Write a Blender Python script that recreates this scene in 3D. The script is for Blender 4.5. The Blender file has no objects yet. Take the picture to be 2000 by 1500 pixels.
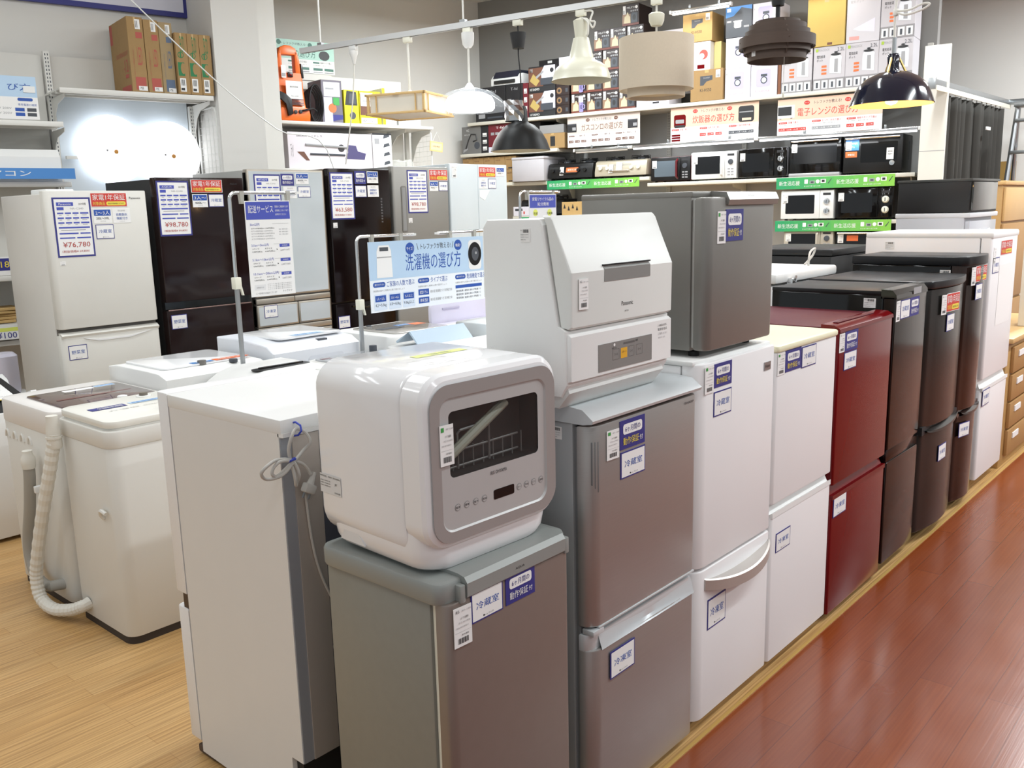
import bpy, bmesh, math, random
from math import sin, cos, pi, radians as R
from mathutils import Matrix, Vector
random.seed(7)
SC = bpy.context.scene
COL = SC.collection

# ------------------------------------------------------------------ camera, world, light, exposure
PITCH, ROLL, YAW = R(11.03), R(-1.43), R(41.65)
fw = Vector((cos(PITCH)*cos(YAW), cos(PITCH)*sin(YAW), -sin(PITCH)))
rt = Vector((sin(YAW), -cos(YAW), 0)); up = rt.cross(fw)
rt, up = cos(ROLL)*rt + sin(ROLL)*up, -sin(ROLL)*rt + cos(ROLL)*up
cam = bpy.data.cameras.new('camera'); cam.sensor_width = 36; cam.lens = 1750/2000*36; cam.clip_start = .05
camo = bpy.data.objects.new('camera', cam); COL.objects.link(camo)
camo.matrix_world = Matrix(((rt.x, up.x, -fw.x, 0), (rt.y, up.y, -fw.y, 0), (rt.z, up.z, -fw.z, 1.6), (0, 0, 0, 1)))
SC.camera = camo
SC.view_settings.view_transform = 'Standard'; SC.view_settings.look = 'None'
SC.view_settings.gamma = 1; SC.view_settings.use_curve_mapping = False
SC.view_settings.exposure = 0.06
W = bpy.data.worlds.new('store'); SC.world = W; W.use_nodes = True
W.node_tree.nodes['Background'].inputs[0].default_value = (.88, .96, 1, 1)
W.node_tree.nodes['Background'].inputs[1].default_value = .62

def area(name, loc, sx, sy, power, col=(.905, .97, 1), rz=0, aim=(0, 0, 0)):
    l = bpy.data.lights.new(name, 'AREA'); l.shape = 'RECTANGLE'; l.size = sx; l.size_y = sy; l.energy = power; l.color = col
    o = bpy.data.objects.new(name, l); COL.objects.link(o); o.location = loc; o.rotation_euler = (aim[0], aim[1], rz)
    return o
# rows of ceiling tube fixtures over the shop floor, running with the aisle
for iy, yy in enumerate((-2.6, -.4, 2.3, 4.3)):
    for ix, xx in enumerate((-.6, 1.8, 4.2, 6.6)):
        area('ceiling_tube_and_fill_lamp', (xx, yy, 3.72), 1.5, .12, ((18, 24, 46, 88) if yy < 2 else (15, 24, 24, 52))[ix])
for xx, yy, pw in ((-.6, 5.4, 22), (1.4, 5.0, 12), (6.3, 5.9, 100), (9.0, -.8, 100), (9.0, 1.2, 100)):  # extra unseen fill lamps, added to brighten the left, rear and right walls
    area('ceiling_tube_and_fill_lamp', (xx, yy, 3.72), 1.5, .12, pw)

# ------------------------------------------------------------------ materials
def lin(c): return c/12.92 if c <= .04045 else ((c+.055)/1.055)**2.4
def rgb(h):
    if isinstance(h, str): h = [int(h[i:i+2], 16) for i in (0, 2, 4)]
    return tuple(lin(v/255) for v in h)+(1,)
MATS = {}
def mat(name, col, rough=.5, metal=0, var=0, scale=8, emit=0, coat=0, trans=0, alpha=1, spec=None, ior=None, bump=0, ecol=None, aniso=None):
    if name in MATS: return MATS[name]
    m = bpy.data.materials.new(name); m.use_nodes = True; nt = m.node_tree; b = nt.nodes['Principled BSDF']
    c = rgb(col)
    b.inputs['Base Color'].default_value = c; b.inputs['Roughness'].default_value = rough; b.inputs['Metallic'].default_value = metal
    if spec is not None: b.inputs['Specular IOR Level'].default_value = spec
    if ior: b.inputs['IOR'].default_value = ior
    if coat: b.inputs['Coat Weight'].default_value = coat; b.inputs['Coat Roughness'].default_value = .03
    if trans: b.inputs['Transmission Weight'].default_value = trans
    if alpha < 1: b.inputs['Alpha'].default_value = alpha
    if emit:
        b.inputs['Emission Color'].default_value = rgb(ecol or col); b.inputs['Emission Strength'].default_value = emit
    if var or bump:
        tc = nt.nodes.new('ShaderNodeTexCoord'); mp = nt.nodes.new('ShaderNodeMapping'); nz = nt.nodes.new('ShaderNodeTexNoise')
        mp.inputs['Scale'].default_value = aniso or (1, 1, 1)
        nz.inputs['Scale'].default_value = scale; nz.inputs['Detail'].default_value = 3
        nt.links.new(tc.outputs['Object'], mp.inputs['Vector']); nt.links.new(mp.outputs['Vector'], nz.inputs['Vector'])
        if var:
            mx = nt.nodes.new('ShaderNodeMixRGB'); mx.inputs[1].default_value = tuple(v*(1-var) for v in c[:3])+(1,)
            mx.inputs[2].default_value = tuple(min(1, v*(1+var)) for v in c[:3])+(1,)
            nt.links.new(nz.outputs['Fac'], mx.inputs[0]); nt.links.new(mx.outputs[0], b.inputs['Base Color'])
        if bump:
            bp = nt.nodes.new('ShaderNodeBump'); bp.inputs['Strength'].default_value = bump; bp.inputs['Distance'].default_value = .002
            nt.links.new(nz.outputs['Fac'], bp.inputs['Height']); nt.links.new(bp.outputs[0], b.inputs['Normal'])
    MATS[name] = m; return m

def planks(name, c1, c2, cgap, length, width, rough, streak, gap=.0015, axis_rot=0, coat=0):
    m = bpy.data.materials.new(name); m.use_nodes = True; nt = m.node_tree; b = nt.nodes['Principled BSDF']; N = nt.nodes.new; L = nt.links.new
    tc = N('ShaderNodeTexCoord'); mp = N('ShaderNodeMapping'); mp.inputs['Rotation'].default_value = (0, 0, axis_rot)
    L(tc.outputs['Object'], mp.inputs['Vector'])
    br = N('ShaderNodeTexBrick'); br.offset = .37; br.inputs['Scale'].default_value = 1
    br.inputs['Color1'].default_value = rgb(c1); br.inputs['Color2'].default_value = rgb(c2); br.inputs['Mortar'].default_value = rgb(cgap)
    br.inputs['Mortar Size'].default_value = gap; br.inputs['Brick Width'].default_value = length; br.inputs['Row Height'].default_value = width
    br.inputs['Bias'].default_value = 0; br.inputs['Mortar Smooth'].default_value = .3
    L(mp.outputs[0], br.inputs['Vector'])
    ms = N('ShaderNodeMapping'); ms.inputs['Scale'].default_value = (1.2, 60, 1); L(mp.outputs[0], ms.inputs['Vector'])
    nz = N('ShaderNodeTexNoise'); nz.inputs['Scale'].default_value = 2.2; nz.inputs['Detail'].default_value = 5; L(ms.outputs[0], nz.inputs['Vector'])
    rp = N('ShaderNodeValToRGB'); rp.color_ramp.elements[0].position = .36; rp.color_ramp.elements[1].position = .62
    rp.color_ramp.elements[0].color = (streak, streak*.93, streak*.84, 1); rp.color_ramp.elements[1].color = (1.03, 1.03, 1.03, 1)
    L(nz.outputs['Fac'], rp.inputs[0])
    mx = N('ShaderNodeMixRGB'); mx.blend_type = 'MULTIPLY'; mx.inputs[0].default_value = 1
    L(br.outputs['Color'], mx.inputs[1]); L(rp.outputs[0], mx.inputs[2]); L(mx.outputs[0], b.inputs['Base Color'])
    n2 = N('ShaderNodeTexNoise'); n2.inputs['Scale'].default_value = 5; n2.inputs['Detail'].default_value = 4; L(mp.outputs[0], n2.inputs['Vector'])
    mr = N('ShaderNodeMapRange'); mr.inputs[3].default_value = rough*.75; mr.inputs[4].default_value = rough*1.3
    L(n2.outputs['Fac'], mr.inputs[0]); L(mr.outputs[0], b.inputs['Roughness'])
    bp = N('ShaderNodeBump'); bp.inputs['Strength'].default_value = .06; bp.inputs['Distance'].default_value = .002
    L(nz.outputs['Fac'], bp.inputs['Height']); L(bp.outputs[0], b.inputs['Normal'])
    if coat: b.inputs['Coat Weight'].default_value = coat; b.inputs['Coat Roughness'].default_value = .12
    return m

white = mat('white_enamel', 'e9e8e8', .32, var=.02, scale=3)
whiteg = mat('gloss_white_plastic', 'ebebec', .12, var=.02, scale=3)
whitem = mat('matte_white_plastic', 'e4e4e2', .45, var=.02, scale=4)
ivory = mat('ivory_plastic', 'e4e2d2', .35, var=.02)
creamtrim = mat('yellowed_white_plastic', 'e9e6c6', .35, var=.02)
warmwhite = mat('warm_white_steel', 'dbd9d3', .38, var=.02)
silver = mat('brushed_silver_steel', 'a8a5a2', .38, .7, var=.05, scale=6, aniso=(1, 1, 60))
silverbody = mat('silver_painted_steel', 'a6a9aa', .35, .35, var=.03)
silvercap = mat('pale_silver_plastic', 'cbd0d2', .3, .3, var=.02)
gunmetal = mat('gray_painted_steel', '8b8b84', .42, .25, var=.05, scale=40)
graydoor = mat('gray_metal_door', '8f857e', .42, .6, var=.04, scale=30)
graylid = mat('gray_plastic_lid', '8e928f', .35, .1, var=.03)
minigray = mat('dark_silver_steel', '84827d', .4, .5, var=.03, scale=20)
black = mat('black_plastic', '141415', .3, var=.1)
blackm = mat('matte_black', '1b1b1c', .6, var=.1)
blackg = mat('black_gloss', '0c0b0b', .08, spec=.4, var=.1)
blackbrown = mat('black_brown_glass', '120909', .1, spec=.35, var=.1)
charcoal = mat('charcoal_metal', '292725', .26, .4, var=.06, aniso=(1, 1, 30))
darkbrown = mat('dark_brown_gloss', '2d1f1a', .16, .4, var=.06)
maroon = mat('maroon_gloss', '6a0a10', .15, .1, spec=.3, var=.05)
maroonm = mat('maroon_satin', '54101e', .5, spec=.25, var=.04)
chrome = mat('chrome', 'd8d9da', .18, 1, var=.02)
steel = mat('aluminium', 'a9acae', .35, .9, var=.03)
whitepaint = mat('white_painted_steel', 'dcdbd6', .45, var=.02)
card = mat('kraft_cardboard', '9f8054', .8, var=.06, scale=20, bump=.1)
card2 = mat('pale_kraft_cardboard', 'bb9a64', .8, var=.06, scale=20, bump=.1)
yellowcard = mat('yellow_cardboard', 'bfa45c', .75, var=.04)
rubber = mat('black_rubber', '18181a', .7, var=.1)
hosew = mat('cream_hose_plastic', 'dedbd2', .45, var=.03)
hoseg = mat('gray_hose_plastic', 'a19e97', .5, var=.03)
pine = mat('pine_wood', 'd9b67c', .5, var=.08, scale=6, aniso=(1, 20, 20))
paper = mat('paper_white', 'e9e8e6', .6)
# inks
navy = mat('navy_ink', '30327e', .5); blue = mat('blue_ink', '2450a4', .5); royal = mat('royal_blue_ink', '4450ae', .5)
red = mat('red_ink', 'c93a30', .5); redtxt = mat('price_red_ink', 'b04a44', .5); orange = mat('orange_ink', 'e2703c', .5)
yellow = mat('yellow_ink', 'e8d24a', .5); green = mat('green_ink', '3f9a4a', .5); ink = mat('black_ink', '2a2a2c', .5)
gray = mat('gray_ink', '9a9a9c', .5); lblue = mat('light_blue_ink', 'b4cde4', .5); mblue = mat('mid_blue_ink', '4a86c8', .5)
lime = mat('lime_ink', 'd8e06a', .5); peach = mat('peach_ink', 'e3c2ab', .5); slate = mat('slate_ink', '44484f', .5)
kgreen = mat('print_green_ink', '2f7a4c', .7); kred = mat('print_red_ink', 'b0564c', .7); brown = mat('brown_ink', '6b4636', .6)
lav = mat('lavender_plastic', 'd6d3e2', .35, var=.02)

# ------------------------------------------------------------------ mesh builder
FONTC = {}
def glyphs(s):
    if s in FONTC: return FONTC[s]
    cu = bpy.data.curves.new('t', 'FONT'); cu.body = s; cu.resolution_u = 2
    o = bpy.data.objects.new('t', cu); COL.objects.link(o)
    dg = bpy.context.evaluated_depsgraph_get(); me = o.evaluated_get(dg).to_mesh()
    v = [(a.co.x, a.co.y) for a in me.vertices]; f = [tuple(p.vertices) for p in me.polygons]
    o.evaluated_get(dg).to_mesh_clear(); bpy.data.objects.remove(o); bpy.data.curves.remove(cu)
    x0 = min(a[0] for a in v); x1 = max(a[0] for a in v); y0 = min(a[1] for a in v); y1 = max(a[1] for a in v)
    v = [((a[0]-x0)/(x1-x0), (a[1]-y0)/(y1-y0)) for a in v]
    FONTC[s] = (v, f); return FONTC[s]

LAST = []
class B:
    def __init__(s): s.v = []; s.f = []; s.m = []; s.mats = []; s.M = None
    def mi(s, m):
        if m not in s.mats: s.mats.append(m)
        return s.mats.index(m)
    def add(s, vs, fs, m):
        n = len(s.v); k = s.mi(m)
        if s.M is not None: vs = [tuple(s.M @ Vector(a)) for a in vs]
        s.v += [tuple(a) for a in vs]
        for f in fs: s.f.append(tuple(i+n for i in f)); s.m.append(k)
        return s
    def box(s, x0, x1, y0, y1, z0, z1, m, r=0, seg=2, which=None):
        if r <= 0:
            return s.add([(x0, y0, z0), (x1, y0, z0), (x1, y1, z0), (x0, y1, z0), (x0, y0, z1), (x1, y0, z1), (x1, y1, z1), (x0, y1, z1)],
                         [(0, 3, 2, 1), (4, 5, 6, 7), (0, 1, 5, 4), (1, 2, 6, 5), (2, 3, 7, 6), (3, 0, 4, 7)], m)
        bm = bmesh.new(); bmesh.ops.create_cube(bm, size=1)
        for v in bm.verts: v.co = Vector(((x0+x1)/2+v.co.x*(x1-x0), (y0+y1)/2+v.co.y*(y1-y0), (z0+z1)/2+v.co.z*(z1-z0)))
        ed = [e for e in bm.edges if which is None or which(e.verts[0].co, e.verts[1].co)]
        r = min(r, .49*min(x1-x0, y1-y0, z1-z0)) if which is None else r
        bmesh.ops.bevel(bm, geom=ed, offset=r, segments=seg, profile=.5, affect='EDGES', clamp_overlap=True)
        bm.verts.index_update()
        s.add([tuple(v.co) for v in bm.verts], [tuple(v.index for v in f.verts) for f in bm.faces], m); bm.free(); return s
    def prism(s, poly, ax, a0, a1, m, bev=0):
        # poly: 2D outline, ax: axis of extrusion; 'x' -> (y,z), 'y' -> (x,z), 'z' -> (x,y)
        def P(p, a): return {'x': (a, p[0], p[1]), 'y': (p[0], a, p[1]), 'z': (p[0], p[1], a)}[ax]
        A = sum(poly[i][0]*poly[(i+1) % len(poly)][1]-poly[(i+1) % len(poly)][0]*poly[i][1] for i in range(len(poly)))
        if (A < 0) != (ax == 'y'): poly = poly[::-1]
        n = len(poly); layers = [(a0, 0), (a1, 0)]
        if bev: layers = [(a0, bev), (a0+bev*.3, bev*.3), (a0+bev, 0), (a1-bev, 0), (a1-bev*.3, bev*.3), (a1, bev)]
        vs = []; cx = sum(p[0] for p in poly)/n; cy = sum(p[1] for p in poly)/n
        ex = max(p[0] for p in poly)-min(p[0] for p in poly); ey = max(p[1] for p in poly)-min(p[1] for p in poly)
        for a, i in layers:
            sx = 1-2*i/ex if ex else 1; sy = 1-2*i/ey if ey else 1
            vs += [P((cx+(p[0]-cx)*sx, cy+(p[1]-cy)*sy), a) for p in poly]
        fs = [tuple(range(n))[::-1], tuple(range((len(layers)-1)*n, len(layers)*n))]
        for l in range(len(layers)-1):
            for i in range(n): fs.append((l*n+i, l*n+(i+1) % n, (l+1)*n+(i+1) % n, (l+1)*n+i))
        return s.add(vs, fs, m)
    def tube(s, pts, r, m, n=8, closed=False, caps=True):
        pts = [Vector(p) for p in pts]; k = len(pts); vs = []; prev = None
        for i, p in enumerate(pts):
            a = pts[(i-1) % k] if (i or closed) else p; c = pts[(i+1) % k] if (i < k-1 or closed) else p
            t = (c-a).normalized()
            if prev is None: u = t.orthogonal().normalized()
            else: u = (prev-t*prev.dot(t)).normalized()
            prev = u; w = t.cross(u); rr = r[i] if isinstance(r, (list, tuple)) else r
            vs += [tuple(p+u*rr*cos(2*pi*j/n)+w*rr*sin(2*pi*j/n)) for j in range(n)]
        fs = []
        for i in range(k if closed else k-1):
            for j in range(n):
                a = i*n; b = ((i+1) % k)*n; fs.append((a+j, a+(j+1) % n, b+(j+1) % n, b+j))
        if caps and not closed: fs += [tuple(range(n))[::-1], tuple(range((k-1)*n, k*n))]
        return s.add(vs, fs, m)
    def lathe(s, prof, c, m, n=40, ax='z', cap=False):
        vs = []
        for r, z in prof:
            for j in range(n):
                a = 2*pi*j/n; x, y = r*cos(a), r*sin(a)
                vs.append((c[0]+x, c[1]+y, c[2]+z) if ax == 'z' else (c[0]+x, c[1]-z, c[2]+y) if ax == 'y' else (c[0]+z, c[1]+x, c[2]+y))
        fs = []
        for i in range(len(prof)-1):
            for j in range(n): fs.append((i*n+j, i*n+(j+1) % n, (i+1)*n+(j+1) % n, (i+1)*n+j))
        if cap: fs += [tuple(range(n))[::-1], tuple(range((len(prof)-1)*n, len(prof)*n))]
        return s.add(vs, fs, m)
    def rect(s, x0, x1, z0, z1, y, m): return s.add([(x0, y, z0), (x1, y, z0), (x1, y, z1), (x0, y, z1)], [(0, 1, 2, 3)], m)
    def disc(s, x, z, r, y, m, n=20, rz=None): return s.add([(x+r*cos(2*pi*i/n), y, z+(rz or r)*sin(2*pi*i/n)) for i in range(n)], [tuple(range(n))], m)
    def poly(s, pts, y, m): return s.add([(p[0], y, p[1]) for p in pts], [tuple(range(len(pts)))], m)
    def text(s, t, x0, x1, z0, z1, y, m):
        v, f = glyphs(t); return s.add([(x0+a*(x1-x0), y, z0+b*(z1-z0)) for a, b in v], f, m)
    def obj(s, name, parent=None, loc=(0, 0, 0), rz=0, flat=False, sharp=32, rot=None):
        me = bpy.data.meshes.new(name); me.from_pydata(s.v, [], s.f)
        for m in s.mats: me.materials.append(m)
        me.polygons.foreach_set('material_index', s.m)
        if not flat:
            me.polygons.foreach_set('use_smooth', [True]*len(s.f)); me.update(); me.set_sharp_from_angle(angle=R(sharp))
        me.update(); o = bpy.data.objects.new(name, me); COL.objects.link(o)
        o.location = loc; o.rotation_euler = rot or (0, 0, rz)
        if parent: o.parent = parent
        LAST.append(o); return o

def tag(o, label, cat, group=None):
    o['label'] = label; o['category'] = cat
    if group: o['group'] = group
    return o
def thing(name, label, cat, loc=(0, 0, 0), rz=0, group=None):
    o = bpy.data.objects.new(name, None); COL.objects.link(o); o.empty_display_size = .1; o.location = loc; o.rotation_euler = (0, 0, rz)
    return tag(o, label, cat, group)
def copy_thing(o, loc, rz, label):
    c = o.copy(); COL.objects.link(c); c.location = loc; c.rotation_euler = (0, 0, rz); c['label'] = label
    for ch in o.children:
        d = ch.copy(); COL.objects.link(d); d.parent = c
        for g in ch.children:
            e = g.copy(); COL.objects.link(e); e.parent = d
    return c
def struct(o): o['kind'] = 'structure'; return o

def arc(cx, cy, r, a0, a1, n=5): return [(cx+r*cos(R(a0+(a1-a0)*i/n)), cy+r*sin(R(a0+(a1-a0)*i/n))) for i in range(n+1)]
def rrect(x0, x1, y0, y1, r, n=5):
    return arc(x1-r, y1-r, r, 0, 90, n)+arc(x0+r, y1-r, r, 90, 180, n)+arc(x0+r, y0+r, r, 180, 270, n)+arc(x1-r, y0+r, r, 270, 360, n)
def doorplan(x0, x1, yf, yb, rl=.02, rr=.02, bulge=0, n=10):
    # plan outline of a door: flat back, rounded vertical edges, optional bow of the front
    p = [(x1, yb), (x0, yb)]
    p += [(x0+rl-rl*cos(R(a)), yf+bulge*.0+rl-rl*sin(R(a))) for a in range(0, 91, 18)]
    if bulge:
        for i in range(1, n):
            t = i/n; x = x0+rl+(x1-rr-x0-rl)*t; p.append((x, yf-bulge*4*t*(1-t)))
    p += [(x1-rr+rr*sin(R(a)), yf+rr-rr*cos(R(a))) for a in range(0, 91, 18)]
    return p

# ------------------------------------------------------------------ stickers (parts of the appliance they are stuck on)
def note(kind, p, x, z, y, w, h, s='', rz=0, name=None):
    """a printed card on a front that faces -y; (x, z) = its top left corner"""
    b = B(); e = .0006
    X = lambda t: t*w
    Z = lambda t: -t*h
    def bar(a0, a1, b0, b1, m, k=2): b.rect(X(a0), X(a1), Z(b1), Z(b0), -e*k, m)
    def tx(t, a0, a1, b0, b1, m, k=3): b.text(t, X(a0), X(a1), Z(b1), Z(b0), -e*k, m)
    b.box(0, w, -e, .0008, -h, 0, navy if kind in ('card', 'blue', 'price') else paper)
    if kind == 'tag':
        bar(.08, .3, .05, .16, green) if s == 'g' else tx('美品', .1, .3, .05, .13, ink)
        tx('RF-128', .45, .95, .08, .12, gray); tx('2ドア冷蔵庫', .35, .8, .25, .31, ink); tx('中古 2019年製', .25, .9, .36, .41, gray)
        tx('現状 動作確認済', .1, .8, .48, .52, gray); bar(.05, .95, .62, .625, gray); tx('¥19,800', .4, .8, .68, .73, ink)
        for i in range(12): bar(.2+i*.05, .2+i*.05+(.034 if i % 3 else .018), .78, .92, ink)
        nm = 'price_tag'
    elif kind == 'card':
        bar(.035, .965, .05, .95, paper)
        tx(s, .15, .86, .34, .6, blue); bar(.36, .4, .84, .9, ink); tx('トレファク', .41, .68, .84, .9, ink); nm = 'notice_card'
    elif kind == 'blue':
        b.poly(rrect(X(.12), X(.88), Z(.5), Z(.14), .1*h), -e*2, paper)
        tx('6ヶ月間の', .2, .8, .22, .42, navy); tx('動作保証', .12, .74, .6, .86, yellow if s != 'w' else paper); tx('付', .77, .9, .66, .84, paper); nm = 'warranty_card'
    elif kind == 'red':
        bar(.02, .98, .03, .97, red); tx('家電1年保証', .06, .94, .1, .52, paper); tx('対象商品', .06, .38, .62, .88, yellow)
        b.poly(rrect(X(.42), X(.95), Z(.9), Z(.62), .12*h), -e*2.5, yellow); tx('商品が対象商品となります', .47, .9, .7, .82, ink, 4); nm = 'warranty_card'
    elif kind == 'persons':
        bar(.04, .96, .06, .48, blue); tx(s, .12, .9, .14, .42, paper); tx('200L〜399L' if '2' in s else '400L〜', .14, .86, .58, .74, ink); tx('トレファク', .36, .64, .82, .9, ink); nm = 'notice_card'
    elif kind == 'ice':
        tx('製氷皿不要', .3, .7, .1, .2, gray); tx('自動製氷', .2, .82, .32, .52, blue); tx('機能付き', .2, .82, .58, .78, blue); tx('トレファク', .36, .64, .86, .93, ink); nm = 'notice_card'
    elif kind == 'price':
        bar(.045, .955, .03, .97, paper, 2)
        b0 = bar
        def bar(a0, a1, q0, q1, m): b.rect(X(a0), X(a1), Z(q1), Z(q0), -e*3, m)
        bar(.1, .54, .08, .14, royal); tx(s[1], .16, .48, .093, .127, paper, 5); tx('2019年製', .68, .88, .09, .13, ink); bar(.1, .28, .16, .21, royal); tx('NR-C340', .45, .8, .17, .2, gray)
        for k, zz in enumerate((.25, .33, .41)):
            for a, c in ((.1, .26), (.3, .46), (.5, .66), (.7, .92)): bar(a, c, zz, zz+.025, royal); bar(a+.04, c-.05, zz+.04, zz+.048, gray)
        bar(.1, .92, .49, .515, royal); bar(.15, .8, .54, .55, gray); bar(.1, .6, .59, .612, royal); bar(.65, .92, .59, .612, royal); bar(.1, .5, .665, .687, royal); bar(.55, .92, .665, .687, royal)
        tx(s[0], .16, .88, .745, .845, redtxt, 4); tx(s[2], .12, .84, .88, .925, redtxt, 4); nm = 'price_card'
    elif kind == 'bar':
        tx('HG-42', .06, .25, .1, .2, ink)
        for i in range(10): bar(.3+i*.06, .3+i*.06+(.04 if i % 3 else .02), .08, .32, ink)
        for i in range(3): tx('製造番号 20190412', .08, .9 if i < 2 else .6, .42+i*.18, .5+i*.18, ink if i != 1 else gray)
        nm = 'barcode_label'
    elif kind == 'text':
        b.v = []; b.f = []; b.m = []; b.mats = []
        v, f = glyphs(s); b.add([(a*w, -.0005, -h+c*h) for a, c in v], f, ink); nm = 'lettering'
    o = b.obj(name or nm, p, (x, y, z), rz, flat=True)
    return o
# ------------------------------------------------------------------ room
FRONT = 1.25
bx = lambda nm, p, x0, x1, y0, y1, z0, z1, m, r=.01, seg=2: (lambda b: (b.box(x0, x1, y0, y1, z0, z1, m, r, seg), b.obj(nm, p))[1])(B())
oak = planks('light_oak_strip_floor', 'c49a62', 'cda771', 'b68e5a', 1.8, .074, .34, .66)
redwood = planks('red_brown_laminate_floor', '7a3816', '84401a', '662e12', 1.5, .105, .24, .9, gap=.0016, coat=.12)
def slab(name, x0, x1, y0, y1, z0, z1, m): b = B(); b.box(x0, x1, y0, y1, z0, z1, m); return struct(b.obj(name, flat=True))
slab('floor', -4, 12, 1.237, 11, -.1, 0, oak)
slab('floor', -4, 12, -7, 1.237, -.1, 0, redwood)
b = B(); b.box(-4, 12, 1.232, 1.243, -.002, .004, mat('brass_edging', 'c9a45e', .4, .3, var=.04)); struct(b.obj('trim_1', flat=True))
wallm = mat('warm_gray_wall_paint', 'd9d7d2', .85, var=.015, scale=2)
walld = mat('dark_gray_wall_paint', '8c8a87', .9, var=.02, scale=2)
ceilm = mat('ceiling_white', 'dedcd8', .9, var=.02)
slab('ceiling', -4, 12, -7, 11, 4.0, 4.1, ceilm)
SA, SL, ST = R(7), R(-10), R(9)
US = Vector((sin(SA), -cos(SA), 0)); VS = Vector((cos(SA), sin(SA), 0)); PS = Vector((8.07, 4.46, 0)); RS = -(pi/2-SA)
def S(u, v, z=0): p = PS+US*u+VS*v; return (p.x, p.y, z)
UL = Vector((cos(SL), sin(SL), 0)); VL = Vector((-sin(SL), cos(SL), 0)); PA = Vector((2.5, 6.4, 0)); PB = Vector((6.6, 7.0, 0))
def A(u, v, z=0): p = PA+UL*u+VL*v; return (p.x, p.y, z)
def Bw(u, v, z=0): p = PB+UL*u+VL*v; return (p.x, p.y, z)
UT = Vector((sin(ST), -cos(ST), 0)); VT = Vector((cos(ST), sin(ST), 0)); PT = Vector((4.05, 5.5, 0)); RT = -(pi/2-ST)
def T(t, v, z=0): p = PT+UT*t+VT*v; return (p.x, p.y, z)
def wall(name, org, rz, x0, x1, d, m, z1=4.0, y0=0):
    b = B(); b.box(x0, x1, y0, y0+d, 0, z1, m); return struct(b.obj(name, None, org, rz, flat=True))
wall('wall_left', A(0, .5), SL, -5.2, 2.0, .15, wallm)
b = B(); b.box(1.27, 1.62, -.02, 1.0, 0, 4, wallm); struct(b.obj('wall_pillar', None, A(0, 0), SL, flat=True))
wall('wall_rear', Bw(0, .95), SL, -4.0, 1.7, .15, wallm)
wall('wall_back', S(0, .52), RS, -3.7, 1.85, .12, walld)
wall('wall_added_for_reflections', (0, -6.6, 0), 0, -4, 12, .15, mat('reflected_dark_wall', '4e4640', .7, var=.05), z1=1.35)  # unseen low wall, added to give the glossy doors something dark to reflect
wall('wall_right', (10.9, 2.4, 0), RS, -2.2, 8, .15, wallm)

# ------------------------------------------------------------------ front row of refrigerators (doors face the aisle, -y)
def foot(p, x, y, h=.03, m=None):
    b = B(); b.lathe([(.0, 0), (.016, 0), (.016, h*.6), (.01, h)], (x, y, 0), m or rubber, 12, cap=False); return b.obj('foot', p)
def body(p, w, y0, y1, z0, z1, m, r=.006, name='body'):
    b = B(); b.box(0, w, y0, y1, z0, z1, m, r); return b.obj(name, p)
def door(p, w, y0, y1, z0, z1, m, name='door', rl=.02, rr=.02, bulge=0, bev=.005, x0=0):
    b = B(); b.prism(doorplan(x0, w, y0, y1, rl, rr, bulge), 'z', z0, z1, m, bev); return b.obj(name, p, sharp=28)
def gasket(p, w, y0, y1, z0, z1, m=None):
    b = B()
    for i in range(3): b.box(.004+i*.002, w-.004-i*.002, y0+(y1-y0)*i/3, y0+(y1-y0)*(i+.7)/3, z0, z1, m or ivory)
    return b.obj('gasket', p)
# --- small gray one-door refrigerator under the countertop dishwasher
t = F1 = thing('refrigerator', 'short gray one-door refrigerator at the near end of the row, under the round-cornered dishwasher', 'refrigerator', (1.19, FRONT, 0), 0, 'refrigerators along the aisle')
w = .405
body(t, w, .055, .405, .03, .8, gunmetal)
gasket(t, w, .036, .056, .05, .795)
door(t, w, 0, .038, .04, .8, graydoor, rl=.022, rr=.016)
b = B(); b.prism(rrect(-.012, w+.012, .012, .415, .028), 'z', .795, .845, graylid, .008)
b.prism([(.0, .8), (-.006, .806), (-.007, .836), (.002, .848), (.02, .852), (.08, .853), (.08, .8)], 'x', .052, w-.022, graylid); b.obj('top_lid', t)
[bx('hinge_cover', t, x_, x_+.016, -.004, .03, .795, .835, graylid, .003) for x_ in (.034, w-.02)]
for xx in (.04, w-.04): foot(t, xx, .1); foot(t, xx, .36)
note('tag', t, .013, .79, -.002, .05, .088, '', R(-3)); note('card', t, .066, .805, -.001, .1, .068, '冷蔵室'); note('blue', t, .176, .807, -.001, .099, .068, 'w')
note('text', t, .205, .822, -.0065, .03, .006, 'AQUA', name='brand_mark')
# --- silver two-door refrigerator
t = F2 = thing('refrigerator', 'brushed silver two-door refrigerator carrying the white dishwasher with a slanted lid', 'refrigerator', (1.685, FRONT, 0), 0, 'refrigerators along the aisle')
w = .505
body(t, w, .055, .5, .03, 1.085, silverbody)
gasket(t, w, .04, .056, .05, 1.075, mat('gray_gasket', '77797a', .6, var=.05))
door(t, w, 0, .042, .555, 1.08, silver, rl=.04, rr=.02)
door(t, w, 0, .042, .03, .492, silver, 'freezer_door', rl=.04, rr=.02)
b = B()
n = 12
vs = []
for i in range(n+1):
    q = i/n; x = .04+(w-.046)*q; zt = .535; zb = .488-.004*q
    vs += [(x, .036, zt), (x, .012, zt-.004), (x, .002+.006*sin(pi*q), zb+.012), (x, -.002, zb), (x, .03, zb-.004)]
fs = []
for i in range(n):
    for k in range(4): a = i*5+k; fs.append((a, a+5, a+6, a+1)[::-1])
b.add(vs, fs, silvercap); b.box(.03, w-.006, -.0015, .03, .55, .556, silvercap, .002); b.prism(doorplan(0, w, .01, .042, .03, .02), 'z', .488, .534, silvercap, .003); b.obj('handle_strip', t)
b = B()
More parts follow.
